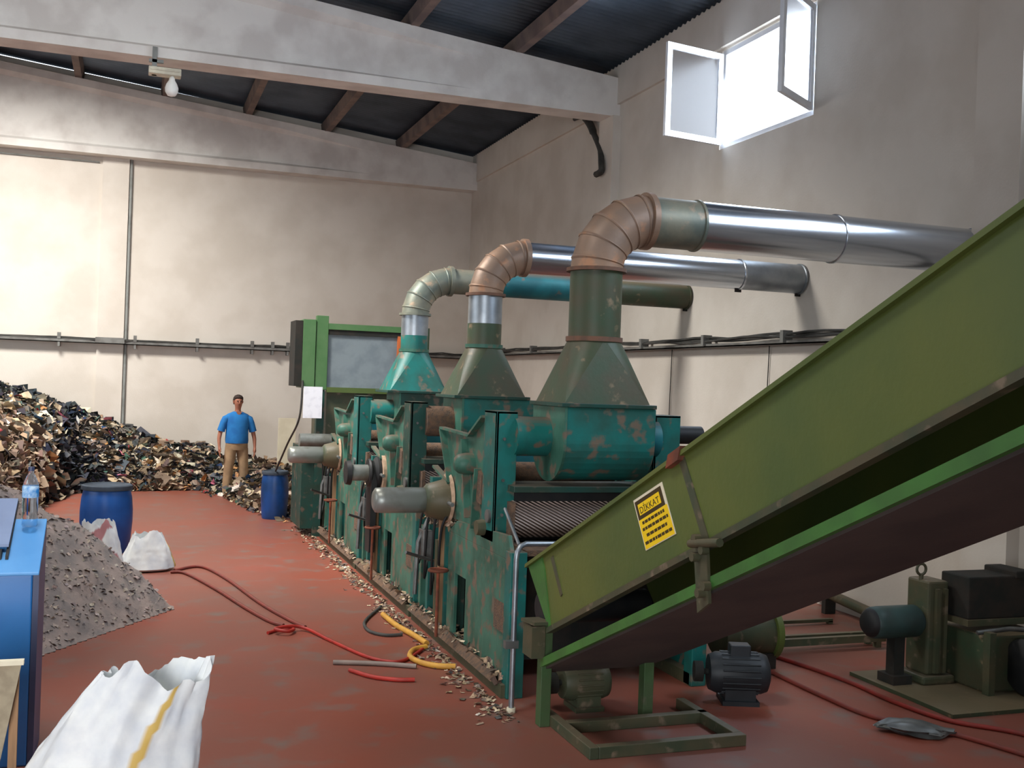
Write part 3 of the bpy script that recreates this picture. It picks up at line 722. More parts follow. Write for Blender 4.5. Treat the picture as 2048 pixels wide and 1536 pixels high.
for yy, zz in ((4.34, bot(4.34) + .02), (4.27, bot(4.27) - .05), (4.29, bot(4.29) - .24), (4.24, bot(4.24) - .22), (4.35, bot(4.35) - .06)):
    CP('bolt', MB().cyl((2.44, yy, zz), (2.475, yy, zz), .022, n=8), 'olivegrey', hg)
b.cyl((2.45, 4.38, bot(4.38) + .01), (2.45, 4.12, bot(4.12) - .06), .02, n=8)
CP('pin', b, 'olivegrey', hg)
# streak on the side panel where a guide rubs
CP('scrape_rib', MB().prism([(6.2, top(6.2) - .06), (6.17, top(6.17) - .05), (6.0, bot(6.0) + .16), (6.02, bot(6.02) + .15)], 0, 2.492, 2.5), 'olivegrey')
for x in (2.5, 3.22):
    CP('leg', MB().box((x - .01, 6.28, 0), (x + .06, 6.36, .66)), 'leggreen', None, .004)
    CP('leg', MB().box((x, 1.6, 0), (x + .06, 1.68, bot(1.64))), 'leggreen')
CP('foot_bracket', MB().box((2.41, 6.26, .44), (2.50, 6.42, .64)).prism([(6.2, .66), (6.44, .64), (6.44, .66), (6.2, .68)], 0, 2.40, 2.56), 'olivegrey')
# warning sticker
sy = Vector((0, -cos(atan(SL)), sin(atan(SL)))); 
def sp(u, v, d=.0):      # u along the panel, v down the panel, from the sign's upper left corner
    c = Vector((2.4985 - d, 5.08, 1.562)); e = Vector((0, -.31, .13)); f_ = Vector((0, -.165, -.235))
    return tuple(c + e * u + f_ * v)
def quad(b, u0, u1, v0, v1, d0, d1):
    vs = [sp(u, v, d) for d in (d0, d1) for u, v in ((u0, v0), (u1, v0), (u1, v1), (u0, v1))]
    b.add(vs, [(0, 1, 2, 3), (7, 6, 5, 4), (0, 4, 5, 1), (1, 5, 6, 2), (2, 6, 7, 3), (3, 7, 4, 0)])
b = MB(); quad(b, 0, 1, 0, 1, 0, .003); sg = CP('warning_sign', b, 'cream'); sg['label'] = 'yellow warning sticker with black header'
b = MB(); quad(b, .02, .98, .42, .985, .003, .004); CP('yellow_field', b, 'yellow', sg)
b = MB(); quad(b, .03, .93, .05, .42, .003, .004); CP('header_field', b, 'blackink', sg)
b = MB(); quad(b, .11, .84, .13, .345, .004, .005); CP('header_plate', b, 'yellow', sg)
b = MB(); rs = random.Random(3)
for v, u0, u1 in ((.50, .12, .86), (.62, .08, .93), (.75, .16, .86), (.88, .06, .94)):
    u = u0
    while u < u1 - .03:
        L = rs.uniform(.05, .13); quad(b, u, min(u + L, u1), v - .028, v + .028, .004, .005); u += L + .02
CP('print_line', b, 'blackink', sg)
fc = bpy.data.curves.new('lettering', 'FONT'); fc.body = 'D\u0130KKAT'; fc.size = 1; fc.extrude = .002; fc.align_x = 'CENTER'; fc.align_y = 'CENTER'
fo = bpy.data.objects.new('lettering', fc); COL.objects.link(fo)
bpy.context.view_layer.update()
me = bpy.data.meshes.new_from_object(fo.evaluated_get(bpy.context.evaluated_depsgraph_get())); bpy.data.objects.remove(fo)
xs = [v.co.x for v in me.vertices]; ysv = [v.co.y for v in me.vertices]
for v in me.vertices:
    uu = .15 + .65 * (v.co.x - min(xs)) / (max(xs) - min(xs)); vv = .32 - .165 * (v.co.y - min(ysv)) / (max(ysv) - min(ysv))
    v.co = Vector(sp(uu, vv, .0056 + v.co.z * .2)) - Vector((2.5, 6.3, 0))
me.materials.clear(); me.materials.append(M['blackink'])
lo_ = bpy.data.objects.new('lettering', me); COL.objects.link(lo_); lo_.parent = sg

# channel base frame on the floor below it
b = MB()
b.box((2.56, 5.66, 0), (2.62, 6.45, .07)); b.box((2.62, 5.66, 0), (3.6, 5.72, .07)); b.box((2.62, 6.12, 0), (3.6, 6.18, .07)); b.box((3.54, 5.72, 0), (3.6, 6.45, .07))
tag(build('base_frame', b, 'olivegrey', bevel=.005), 'low green steel channel frame on the floor under the conveyor', 'frame')

def motor(name, loc, rz, r, L, mat, label, fins=True, group=None):
    t = thing(name, loc, label, 'motor', group, rz)
    build('casing', MB().lathe((0, 0, r + .06), [(0, -L / 2), (r * .55, -L / 2), (r * .9, -L / 2 + .02), (r, -L / 2 + .06), (r, L / 2 - .05), (r * .85, L / 2), (.0, L / 2)], 28, 0), mat, t)
    b = MB()
    for j in range(20):
        a = 2 * pi * j / 20; c, s = cos(a), sin(a)
        b.cyl((-L / 2 + .08, c * r, r + .06 + s * r), (L / 2 - .08, c * r, r + .06 + s * r), .007, n=6)
    build('cooling_fin', b, mat, t)
    build('mounting_foot', MB().box((-L * .3, -r * .9, 0), (L * .3, r * .9, .03)).box((-L * .25, -r * .7, .03), (L * .25, r * .7, .12)), mat, t)
    build('terminal_box', MB().box((-.07, -.06, 2 * r + .03), (.07, .06, 2 * r + .12)), mat, t, .008)
    build('shaft', MB().cyl((L / 2, 0, r + .06), (L / 2 + .09, 0, r + .06), .02, n=10).cyl((L / 2 + .04, 0, r + .06), (L / 2 + .1, 0, r + .06), .07, n=20), 'dark', t)
    return t
M['motorblue'] = simple('dark_blue_grey_motor_paint', lin(38, 42, 46), lin(30, 33, 36), 4, .5)
M['motorteal'] = simple('grimy_teal_motor_paint', lin(50, 74, 72), lin(44, 58, 56), 4, .5)
motor('electric_motor', (4.05, 6.5, 0), Rd(160), .14, .42, 'motorblue', 'dark blue grey electric motor on the floor in the shade under the conveyor')
motor('electric_motor', (2.93, 6.6, 0), Rd(180), .12, .34, 'olivegrey', 'small grimy motor on the floor behind the base frame under the conveyor')
# olive gear drum behind
t = thing('gear_drum', (4.62, 7.35, 0), 'olive and dark drum gearbox standing on the floor behind the conveyor', 'gearbox')
build('drum', MB().lathe((0, 0, .26), [(0, -.25), (.17, -.25), (.19, -.2), (.19, .2), (.17, .25), (0, .25)], 32, 0), 'olivegrey', t)
build('drum_rim', MB().lathe((.2, 0, .26), [(.19, -.02), (.22, -.02), (.22, .03), (.19, .03)], 32, 0), 'olive', t)
build('support', MB().box((-.2, -.15, 0), (.2, .15, .12)), 'dark', t)
# pair of long bars on the floor
for y, z in ((7.62, .0), (7.74, .0)):
    tag(build('steel_bar', MB().box((4.95, y, z + .05), (6.2, y + .05, z + .11)).box((5.0, y, 0), (5.05, y + .05, .05)).box((6.1, y, 0), (6.15, y + .05, .05)), 'olivegrey'),
        'front bar of two long grey steel bars lying behind the conveyor' if y < 7.7 else 'rear bar of two long grey steel bars lying behind the conveyor', 'steel bar', 'pair of steel bars on the floor')
tag(build('angle_iron', MB().prism([(4.9, .02), (6.3, .02), (6.3, .05), (4.9, .05)], 1, 8.5, 8.54).box((4.9, 8.5, 0), (4.95, 8.54, .03)).box((6.25, 8.5, 0), (6.3, 8.54, .03)), 'olivegrey'), 'thin steel angle lying on the floor near the right wall', 'steel bar')
t = thing('steel_post', (6.3, 8.4, 0), 'dark steel post lying slanted along the foot of the right wall', 'steel post')
build('shaft', MB().cyl((.28, 1.0, .22), (.2, -.9, .10), .05, n=12), 'olivegrey', t)
build('base_plate', MB().box((.08, -1.02, 0), (.34, -.94, .2)), 'rust', t)
build('arm', MB().cyl((.2, -.6, .2), (.3, -1.1, .3), .015, n=8), 'dark', t)
build('rest', MB().box((.2, .5, 0), (.32, .56, .15)), 'dark', t)

# gearbox machine at the right
t = thing('gearbox_drive', (5.68, 6.5, 0), 'grimy green gearbox drive with teal motor and long dark guard by the right wall', 'machine'); t.scale = (.92, .92, .92)
build('base_plate', MB().box((-.42, -.75, 0), (.85, .45, .03)), 'hoodgreen', t)
build('motor_casing', MB().lathe((-.28, .1, .52), [(0, -.24), (.09, -.24), (.125, -.21), (.13, -.15), (.13, .2), (.1, .24), (0, .24)], 28, 0), 'motorteal', t)
build('motor_cowl', MB().lathe((-.52, .1, .52), [(.0, -.03), (.08, -.03), (.11, .0), (.12, .04), (.0, .05)], 28, 0), 'black', t)
build('gear_housing', MB().box((-.04, -.02, .1), (.16, .24, .86)).box((-.1, -.06, .03), (.22, .28, .1)), 'olivegrey', t, .02)
build('housing_rib', MB().box((.02, -.05, .12), (.06, -.02, .8)).box((.1, -.05, .12), (.13, -.02, .8)), 'olivegrey', t)
build('lifting_eye', MB().tube([(-.02 + .045 * cos(a * pi / 8), .1, .94 + .045 * sin(a * pi / 8)) for a in range(16)], .012, 8, True).cyl((-.02, .1, .84), (-.02, .1, .9), .018, n=8), 'olivegrey', t)
build('mount', MB().box((-.34, .0, .03), (-.16, .2, .1)).box((-.3, .05, .1), (-.2, .15, .4)), 'dark', t)
build('long_guard', MB().box((.2, -.2, .58), (.9, .12, .92)).box((.66, -.22, .9), (.84, .14, .96)), 'dark', t, .012)
build('guard_trim', MB().box((.18, -.22, .53), (.92, .14, .58)), 'olivegrey', t)
build('green_body', MB().box((.25, -.35, .03), (.88, .3, .48)), 'hoodgreen', t, .02)
build('support_leg', MB().box((.22, -.42, .03), (.28, -.35, .52)), 'olivegrey', t)
build('belt_pulley', MB().lathe((.55, -.5, .26), [(0, -.08), (.2, -.08), (.22, -.06), (.2, 0), (.22, .06), (.2, .08), (0, .08)], 32, 0), 'black', t)
build('pipe_run', MB().tube([(.2, -.3, .5), (.45, -.38, .54), (.9, -.4, .5)], .02, 8), 'greymetal', t)

# ------------------------------------------------------------------ drums
def drum(loc, r, h, label, mt='bluedrum', lid=True, top='drumtop'):
    t = thing('plastic_drum', loc, label, 'drum', 'blue plastic drums')
    prof = [(0, 0), (r * .86, 0), (r * .9, .02), (r * .93, h * .12), (r * .96, h * .25), (r, h * .45), (r, h * .62), (r * .96, h * .8), (r * .9, h * .90), (r * .88, h * .93)]
    build('body', MB().lathe((0, 0, 0), prof, 40), mt, t)
    build('rim', MB().lathe((0, 0, 0), [(r * .88, h * .92), (r * .97, h * .925), (r * .98, h * .95), (r * .97, h * .985), (r * .9, h), (r * .85, h * .98), (0, h * .955)], 40), top, t)
    return t
d1 = drum((-.22, 13.55, 0), .295, .80, 'large blue plastic drum with dark rim behind the small white sacks')
d2 = drum((2.1, 16.45, 0), .205, .72, 'smaller blue plastic drum at the far end of the machine row')
bpy.data.objects[d2.children[0].name].data.materials[0] = simple('dark_blue_plastic', lin(24, 70, 132), lin(22, 56, 100), 4, .4)

# ------------------------------------------------------------------ heaps
def interp(x, T):
    if x <= T[0][0]: return T[0][1]
    for (a, fa), (b_, fb) in zip(T, T[1:]):
        if x <= b_: return fa + (fb - fa) * (x - a) / (b_ - a)
    return T[-1][1]
PX = [(-3.6, 2.5), (-2.24, 2.2), (-1.75, 1.86), (-1.3, 1.74), (-.9, 1.66), (-.5, 1.5), (-.08, 1.32), (.08, 1.08), (.36, .84), (.75, .74), (1.0, .80), (1.5, .72), (1.75, .45), (2.3, .42), (2.8, .42), (3.2, .2), (3.6, 0)]
YE_ = [(-3.6, 12.6), (-1.9, 13.2), (-1.5, 15.5), (-1.2, 18.6), (-.93, 19.9), (0, 20.3), (1.0, 20.5), (1.45, 20.5), (1.62, 20.0), (1.7, 19.2), (1.9, 17.9), (2.13, 16.9), (2.6, 16.6), (3.6, 16.6)]
def slope(x): return interp(x, [(-2, .30), (-1.5, .42), (-1.1, .7), (-.9, .95), (1.4, .9), (1.65, .12), (3.6, .12)])
def hA(x, y):
    d = y - interp(x, YE_)
    if d <= 0: return -.05
    p = interp(x, PX); h = slope(x) * d
    q = (x - 1.84) ** 2 + (y - 19.75) ** 2
    if q < .07: return -.05
    if x > 1.55 and y > 20.2: h = max(h, (y - 20.2) * .3 + .2)
    h = p * (1 - math.exp(-h / max(p, .05) * 1.25))
    h += .10 * noise.noise((x * 1.6, y * 1.6, 0)) * min(1, d * 2) + .06 * noise.noise((x * 4.5, y * 4.5, 2)) * min(1, d * 3)
    return max(h, .01)
def hB(x, y):
    dx, dy = x - .52, y - 10.35
    d = -(3 * dx - 2 * dy) / 3.606 if True else 0
    d2 = (12.6 - y) * .8 + (-.25 - x) * .5
    d3 = (.42 - max(0, y - 10.3) * .62 - x) * 1.0
    d = min(d, d2, d3)
    if d <= 0: return -.05
    h = 1.36 * math.tanh(d / 1.25) + .07 * noise.noise((x * 2.4, y * 2.4, 5)) * min(1, d * 3) + (.04 * noise.noise((x * 8, y * 8, 5)) + .035 * noise.noise((x * 19, y * 19, 8))) * min(1, d * 4)
    return max(h, .008)
def field(name, fn, x0, x1, y0, y1, st, mt):
    nx = int((x1 - x0) / st); ny = int((y1 - y0) / st); vs = []; fs = []; idx = {}
    H = [[fn(x0 + i * st, y0 + j * st) for j in range(ny + 1)] for i in range(nx + 1)]
    def V(i, j):
        if (i, j) not in idx:
            idx[i, j] = len(vs); vs.append((x0 + i * st, y0 + j * st, max(H[i][j], .0)))
        return idx[i, j]
    for i in range(nx):
        for j in range(ny):
            if max(H[i][j], H[i + 1][j], H[i][j + 1], H[i + 1][j + 1]) > 0:
                fs.append((V(i, j), V(i + 1, j), V(i + 1, j + 1), V(i, j + 1)))
    b = MB(); b.add(vs, fs, True); return build(name, b, mt)

heapA = field('rag_heap', hA, -3.5, 3.6, 12.4, 22.0, .1, 'pileground')
tag(heapA, 'huge heap of mixed torn rags piled against the back wall', 'rag heap', kind='stuff')
def palA(x, y):
    k_ = noise.noise((x * .9, y * .5, 11)); 
    if x < -1.25 and y < 19.5: return pick(PAL_BROWN if k_ > -.15 else PAL_MIX)
    if x < .45: return pick(PAL_DARK if k_ > -.1 else PAL_MIX)
    return pick(PAL_MIX if k_ > 0 else PAL_BROWN)
def sampA():
    for _ in range(20):
        x = random.uniform(-2.9, 3.4); y = random.uniform(12.8, 21.9); h = hA(x, y)
        if h > 0 and x / y < .16 and x / y > -.16: return x, y, h
    return None
shreds('rags', 11000, sampA, palA, .14, .36, heapA)
def sampA2():
    for _ in range(30):
        x = random.uniform(-1.0, 3.3); y = random.uniform(19.6, 21.9); h = hA(x, y)
        if h > 0: return x, y, h
    return None
shreds('rags', 3500, sampA2, palA, .12, .30, heapA)
def sampA3():
    x = random.uniform(1.3, 2.7); e_ = interp(x, YE_); y = e_ + random.gauss(0, .35)
    if y > 21: return None
    if (x - 2.1) ** 2 + (y - 16.45) ** 2 < .08: return None
    return x, y, max(hA(x, y), 0)
shreds('rags', 900, sampA3, lambda x, y: pick(PAL_MIX), .05, .15, heapA, .01)
heapB = field('dust_heap', hB, -3.2, .7, 6.9, 13.2, .035, 'dustheap')
tag(heapB, 'grey brown heap of textile dust beside the blue cabinet', 'dust heap', kind='stuff')
def sampB():
    for _ in range(20):
        x = random.uniform(-1.9, .7); y = random.uniform(7.6, 12.8); h = hB(x, y)
        if h > 0 and (y < 11.6 or x < 0): return x, y, h
    return None
shreds('lint_tufts', 4000, sampB, lambda x, y: pick(PAL_GREY if y < 10.6 + .4 * x else PAL_BROWN if random.random() < .5 else PAL_GREY), .02, .06, heapB, -.004, .35)

# small lint clumps lying along the machine foot
def sampC():
    y = random.uniform(6.4, 15.5); x = 2.40 - abs(random.gauss(0, .09)); return x, y, 0.
tag(shreds('floor_lint', 900, sampC, lambda x, y: pick(PAL_BROWN), .02, .06, None, .006, .3), 'loose lint scattered on the red floor along the machine foot', 'lint', kind='stuff')

# ------------------------------------------------------------------ sacks
def sack(name, loc, rx, ry, h, lean, rz, mat, label, group, seed, stripe_u, nu=96, nv=40, ragged=.07, sw=.02, topw=.62):
    """woven sack: bulging body, folds running up to a limp open mouth"""
    vs = []; fs = []; st = []
    for j in range(nv + 1):
        v = j / nv
        prof = (1 - .0 * v) * (1.0 - (1 - topw) * v ** 1.3) * (min(1, (v + .02) / .08)) ** .4
        for i in range(nu):
            a = 2 * pi * i / nu
            fold = .07 * noise.noise((cos(a) * 2.2 + seed, sin(a) * 2.2, v * 1.2)) + .05 * v * noise.noise((cos(a) * 5 + seed, sin(a) * 5, v * 2)) + .018 * noise.noise((cos(a) * 9, sin(a) * 9 + seed, v * 9))
            r_ = prof + fold * 1.6
            flat_ = 1 - .35 * v
            x = rx * r_ * cos(a); y = ry * r_ * sin(a) * flat_
            z = h * v * (1 + (.22 * noise.noise((cos(a) * 1.6 + seed, sin(a) * 1.6, 3)) + ragged * noise.noise((cos(a) * 7, sin(a) * 7, seed))) * v ** 3)
            vs.append((x + lean[0] * v * v, y + lean[1] * v * v, max(z, 0)))
            st.append(1. if abs(((i / nu - stripe_u(v) + .5) % 1) - .5) < sw else 0.)
    for j in range(nv):
        for i in range(nu):
            fs.append((j * nu + i, j * nu + (i + 1) % nu, (j + 1) * nu + (i + 1) % nu, (j + 1) * nu + i))
    fs.append(tuple(range(nu - 1, -1, -1)))
    # inner cloth below the mouth
    base = nv * nu; o2 = len(vs)
    for j in (1, 2):
        for i in range(nu):
            p = vs[base + i]; q = vs[base - 4 * j * nu + i]
            vs.append((q[0] * .93 + lean[0] * .02, q[1] * .9, q[2])); st.append(0.)
    for i in range(nu):
        fs.append((base + i, base + (i + 1) % nu, o2 + (i + 1) % nu, o2 + i))
        fs.append((o2 + i, o2 + (i + 1) % nu, o2 + nu + (i + 1) % nu, o2 + nu + i))
    fs.append(tuple(o2 + nu + i for i in range(nu)))
    b = MB(); b.add(vs, fs, True); o = build(name, b, mat)
    at = o.data.attributes.new('stripe', 'FLOAT', 'POINT'); at.data.foreach_set('value', st)
    o.location = loc; o.rotation_euler = (0, 0, rz); tag(o, label, 'sack', group)
    return o
sack('woven_sack', (-.05, 5.1, 0), .43, .34, .80, (.2, .0), 0, 'sack', 'large open white woven sack with an ochre stripe in the foreground', None, 4.2, lambda v: .735 + .075 * v, sw=.012, topw=.56, ragged=.02)
sack('woven_sack', (-.23, 12.0, 0), .22, .2, .56, (-.04, 0), 0, 'sackpink', 'upright white sack with pink print in front of the blue drum', 'small sacks by the dust heap', 9.1, lambda v: .8 + .1 * sin(v * 7), 64, 24, sw=.07, topw=.7, ragged=.03)
s3 = sack('woven_sack', (.23, 12.25, 0), .30, .22, .40, (.0, 0), 0, 'sack', 'slumped white sack lying right of the pink printed one', 'small sacks by the dust heap', 2.7, lambda v: 2.0, 64, 24, topw=.5, ragged=.03)

# ------------------------------------------------------------------ blue cabinet, bottle, board
t = thing('blue_cabinet', (-.43, 6.3, 0), 'blue enamelled machine cabinet with sloping top at the left edge', 'cabinet')
cab = [(0, 0), (.45, 0), (.45, 1.26), (0, 1.03)]
build('body', MB().prism(cab, 0, -1.1, -.03), 'bluecab', t, .01)
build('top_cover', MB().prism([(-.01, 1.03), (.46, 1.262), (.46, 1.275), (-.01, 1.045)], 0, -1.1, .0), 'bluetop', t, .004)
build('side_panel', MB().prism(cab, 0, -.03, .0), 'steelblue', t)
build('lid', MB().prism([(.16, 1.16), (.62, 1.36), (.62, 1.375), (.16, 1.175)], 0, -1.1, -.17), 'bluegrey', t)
build('lid_edge', MB().prism([(.10, 1.10), (.62, 1.345), (.62, 1.36), (.10, 1.12)], 0, -.18, -.165), 'black', t)
build('lid_catch', MB().box((-.24, .1, 1.09), (-.2, .16, 1.15)), 'black', t)
build('label_strip', MB().box((-.32, -.012, .98), (-.235, .0, 1.08)), 'cream', t)

t = thing('water_bottle', (-.515, 6.66, 1.245), 'clear plastic water bottle with blue label standing on the blue cabinet', 'bottle')
build('bottle_body', MB().lathe((0, 0, 0), [(0, 0), (.036, 0), (.042, .01), (.042, .05), (.039, .07), (.042, .09), (.042, .15), (.043, .22), (.04, .245), (.024, .285), (.015, .30), (.015, .32), (0, .32)], 28), 'pet', t)
build('bottle_label', MB().lathe((0, 0, 0), [(.0435, .165), (.0445, .17), (.0445, .225), (.0435, .23)], 28), simple('blue_label', lin(40, 130, 200), lin(190, 216, 232), 22, .4), t)
build('bottle_cap', MB().cyl((0, 0, .315), (0, 0, .338), .017, n=16), 'steelblue', t)

t = thing('chipboard_stand', (-.46, 5.2, 0), 'beige chipboard panel on a wooden stand in front of the blue cabinet', 'stand')
build('panel', MB().prism([(-.6, .0), (-.10, .0), (-.02, .45), (.045, .83), (-.6, .83)], 1, 0, .02), 'boardbrown', t)
build('leg', MB().box((.0, .03, 0), (.035, .06, .83)), 'wood', t)
build('top_strip', MB().box((-.6, -.01, .83), (.055, .03, .85)), 'cream', t)

# ------------------------------------------------------------------ hoses
def hose(pts, r, mt, label, name='air_hose', group='hoses on the floor'):
    o = build(name, MB().tube(bez([(x, y, r + z) for x, y, z in pts], 10), r, 8), mt); tag(o, label, 'hose', group); return o
HP = lambda *a: [(x, y, 0) for x, y in a]
hose(HP((.51, 12.1), (.79, 12.3), (1.0, 11.57), (1.21, 10.26), (1.38, 9.5), (1.47, 9.2)), .016, 'darkredhose', 'dusty red hose curving from the small sacks to the hose coil, the right of two')
hose(HP((.47, 12.0), (.62, 11.9), (.86, 11.0), (1.05, 10.1), (1.2, 9.5), (1.3, 9.3)), .016, 'darkredhose', 'dusty red hose curving from the small sacks to the hose coil, the left of two')
hose([(1.14, 9.06, 0), (1.25, 9.16, 0), (1.36, 9.12, .01), (1.3, 9.0, .02), (1.2, 9.06, .03), (1.34, 9.14, .03), (1.47, 9.1, .01), (1.6, 8.7, 0), (1.78, 8.15, 0), (1.95, 7.95, 0), (2.1, 8.05, 0), (2.3, 8.35, .0)], .014, 'redhose', 'bright red hose coiled on the floor and running to the machine foot')
hose(HP((1.58, 7.79), (1.7, 7.58), (1.85, 7.47), (1.98, 7.44)), .016, 'redhose', 'short bright red hose end lying by the grey tube')
hose(HP((2.22, 9.54), (2.24, 9.1), (2.3, 8.7), (2.33, 8.42)), .024, 'yelhose', 'yellow hose lying along the machine foot')
hose(HP((2.3, 8.32), (2.18, 8.25), (2.1, 8.05), (2.14, 7.86), (2.24, 7.74), (2.36, 7.7)), .022, 'yelhose', 'yellow hose bent in a loop at the near machine foot')
hose(HP((1.5, 8.02), (1.8, 7.92), (2.08, 7.78)), .018, 'greyhose', 'straight grey tube lying on the red floor near the yellow loop', 'grey_tube')
hose(HP((2.28, 9.9), (2.06, 9.45), (1.98, 9.2), (1.98, 8.95), (2.08, 8.8), (2.22, 8.8)), .014, 'cable', 'thin dark cable looped on the floor beside the machine', 'floor_cable', None)['category'] = 'cable'
hose(HP((4.9, 7.9), (5.05, 7.28), (5.13, 6.69), (5.12, 6.2), (5.2, 5.75), (5.45, 5.45), (5.6, 5.1)), .016, 'dullredhose', 'red hose running under the conveyor toward the right, nearer the green drive')
hose(HP((4.7, 7.3), (4.7, 6.4), (4.75, 5.92), (5.03, 5.5), (5.2, 5.0)), .016, 'darkredhose', 'dark red hose under the conveyor, nearer the base frame')
t = MB(); rg = []
for j in range(9):
    f_ = j / 8; rad = sin(pi * min(max(f_, .06), .94)); ring = []
    for q in range(20):
        a = 2 * pi * q / 20; k_ = 1 + .55 * noise.noise((cos(a) * 2, sin(a) * 2, j * .5))
        ring.append((4.60 + .42 * f_ + .05 * noise.noise((j, q * .3, 1)), 5.72 - .22 * f_ + .13 * rad * k_ * cos(a), max(.002, .035 + .05 * rad * k_ * sin(a) + .02 * noise.noise((j * 1.3, q, 4)))))
    rg.append(ring)
t.loft(rg)
tag(build('rag_scrap', t, 'greymetal'), 'crumpled grey rag scrap lying across the red hoses at lower right', 'rag')

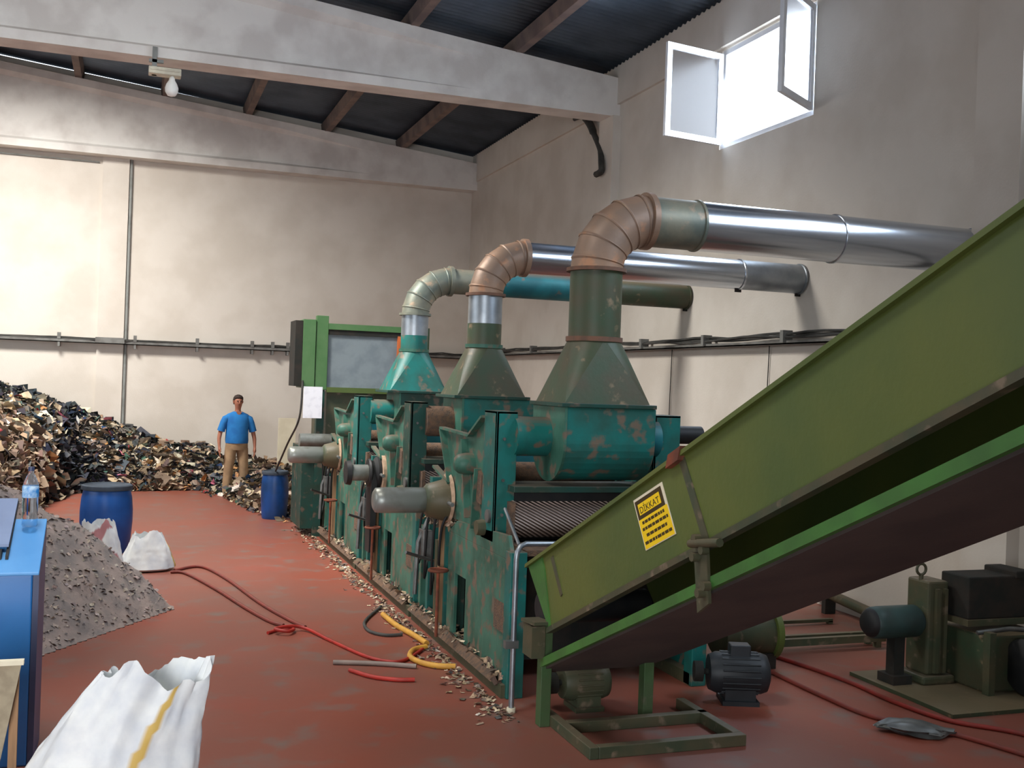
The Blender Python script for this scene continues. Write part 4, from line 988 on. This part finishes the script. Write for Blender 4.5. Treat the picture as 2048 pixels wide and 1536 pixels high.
# ------------------------------------------------------------------ person
def person(loc, rz):
    P = thing('person', loc, 'man in blue V-neck T-shirt and khaki trousers standing by the rag heap', 'person', rz=rz)
    # skeleton: one connected tree, faces -Y
    V = []; E = []; Rr = []
    def J(p, r, par=None):
        V.append(p); Rr.append(r if isinstance(r, tuple) else (r, r))
        if par is not None: E.append((par, len(V) - 1))
        return len(V) - 1
    pel = J((0, 0, .94), (.15, .115)); waist = J((0, 0, 1.08), (.145, .11), pel); chest = J((0, .0, 1.27), (.165, .11), waist); upch = J((0, .0, 1.38), (.12, .08), chest)
    neck = J((0, .0, 1.49), .055, upch); nk2 = J((0, -.01, 1.55), .054, neck)
    jaw = J((0, -.022, 1.60), (.07, .075), nk2); hd = J((0, -.01, 1.67), (.086, .1), jaw); crown = J((0, .0, 1.735), (.07, .084), hd)
    for s in (-1, 1):
        sh = J((s * .16, 0, 1.39), .05, upch); ua = J((s * .235, .0, 1.28), .05, sh); el = J((s * .29, .02, 1.12), .042, ua)
        fa = J((s * .315, .0, 1.0), .038, el); wr = J((s * .315, -.04, .87), .027, fa); pm = J((s * .312, -.055, .81), (.03, .022), wr); 
        kn = J((s * .31, -.06, .775), (.036, .02), pm)
        for f_, L in ((-1.5, .06), (-.5, .075), (.5, .07), (1.5, .055)):
            a = J((s * .31, -.06 + f_ * .018, .745), .0095, kn); c = J((s * .304, -.063 + f_ * .018, .745 - L * .5), .009, a); J((s * .293, -.067 + f_ * .018, .745 - L), .0075, c)
        th = J((s * .302, -.088, .80), .011, pm); J((s * .296, -.105, .765), .009, th)
        hp = J((s * .095, 0, .88), .095, pel); mid = J((s * .115, -.01, .68), .075, hp); kne = J((s * .13, -.015, .50), .056, mid); cf = J((s * .137, .01, .33), .052, kne)
        an = J((s * .14, .02, .10), .036, cf); hl = J((s * .142, .01, .05), .038, an); J((s * .16, -.13, .035), .03, hl)
    me = bpy.data.meshes.new('body'); me.from_pydata(V, E, []); me.materials.append(M['skin'])
    o = bpy.data.objects.new('body', me); COL.objects.link(o); o.parent = P
    sk = o.modifiers.new('skin', 'SKIN'); sk.use_smooth_shade = True
    for i, d in enumerate(me.skin_vertices[0].data): d.radius = Rr[i]; d.use_root = (i == 0)
    ss = o.modifiers.new('sub', 'SUBSURF'); ss.levels = 2; ss.render_levels = 2
    def ell(cx, cy, z, rx, ry, n=28, k=0, tilt=0):
        return [(cx + rx * cos(2 * pi * j / n) * (1 + k * noise.noise((cos(2 * pi * j / n) * 2, sin(2 * pi * j / n) * 2, z * 9))), cy + ry * sin(2 * pi * j / n) * (1 + k * noise.noise((j, z * 7, 0))), z + tilt * cos(2 * pi * j / n)) for j in range(n)]
    # face pieces belong to the head
    build('nose', MB().loft([ell(0, -.104, 1.625, .016, .016, 10), ell(0, -.112, 1.635, .015, .018, 10), ell(0, -.098, 1.675, .007, .01, 10)]), 'skin', o)
    for s in (-1, 1):
        build('eye', MB().lathe((s * .03, -.098, 1.672), [(.001, -.008), (.009, -.006), (.012, 0), (.009, .006)], 12, 1), 'hair', o)
        build('ear', MB().loft([ell(s * .078, -.0, 1.63, .006, .014, 12), ell(s * .086, .0, 1.655, .009, .02, 12), ell(s * .08, .0, 1.685, .006, .016, 12)]), 'skin', o)
    build('mouth', MB().box((-.024, -.097, 1.602), (.024, -.088, 1.608)), 'rust', o)
    # hair cap
    rings = []
    for z, rx, ry, cy in ((1.61, .07, .045, .05), (1.655, .086, .07, .034), (1.695, .091, .088, .018), (1.735, .086, .098, .002), (1.77, .062, .074, .0), (1.788, .018, .024, .0)):
        rings.append(ell(0, cy, z, rx, ry, 28, .06))
    build('hair', MB().loft(rings), 'hair', P)
    # shirt
    rings = [ell(0, 0, z, rx, ry, 32, k) for z, rx, ry, k in ((.92, .2, .17, .05), (.97, .205, .175, .04), (1.08, .198, .17, .03), (1.18, .2, .155, .02), (1.28, .212, .145, .02), (1.36, .215, .13, .01), (1.41, .208, .11, .01), (1.44, .18, .095, .01), (1.465, .12, .082, 0), (1.485, .078, .072, 0))]
    sb = MB().loft(rings, caps=False)
    for s in (-1, 1):
        pts = [(s * .10, 0, 1.365), (s * .16, 0, 1.37), (s * .205, 0, 1.345), (s * .24, .003, 1.27), (s * .268, .008, 1.19), (s * .285, .01, 1.13)]
        sb.tube(pts, [.06, .068, .074, .07, .066, .068], 18)
    so = build('t_shirt', sb, 'shirt', P)
    build('v_neck', MB().prism([(-.055, 1.487), (.055, 1.487), (0, 1.40)], 1, -.098, -.088), 'skin', so)
    tb = MB().loft([ell(0, 0, z, rx, ry, 32, .02) for z, rx, ry in ((.80, .195, .14), (.86, .2, .152), (.93, .195, .158), (.99, .18, .15))])
    for s in (-1, 1):
        rg = [ell(s * cx, cy, z, r1, r2, 24, .06) for z, cx, cy, r1, r2 in ((.045, .148, .01, .075, .085), (.12, .145, .01, .078, .088), (.3, .14, .01, .08, .09), (.5, .13, -.01, .085, .092), (.68, .112, -.01, .098, .105), (.84, .098, 0, .105, .12))]
        tb.loft(rg)
    build('trousers', tb, 'khaki', P)
    for s in (-1, 1):
        build('shoe', MB().loft([[(s * .15 + sx * hw, yy, 0 if k_ == 0 else hh) for k_, sx in ((0, -1), (1, -.75), (1, .75), (0, 1))] for yy, hw, hh in ((.075, .03, .06), (.04, .042, .075), (-.05, .046, .07), (-.13, .046, .05), (-.18, .03, .035))], smooth=True), 'shoe', P)
    return P
person((1.82, 19.75, 0.0), Rd(8))
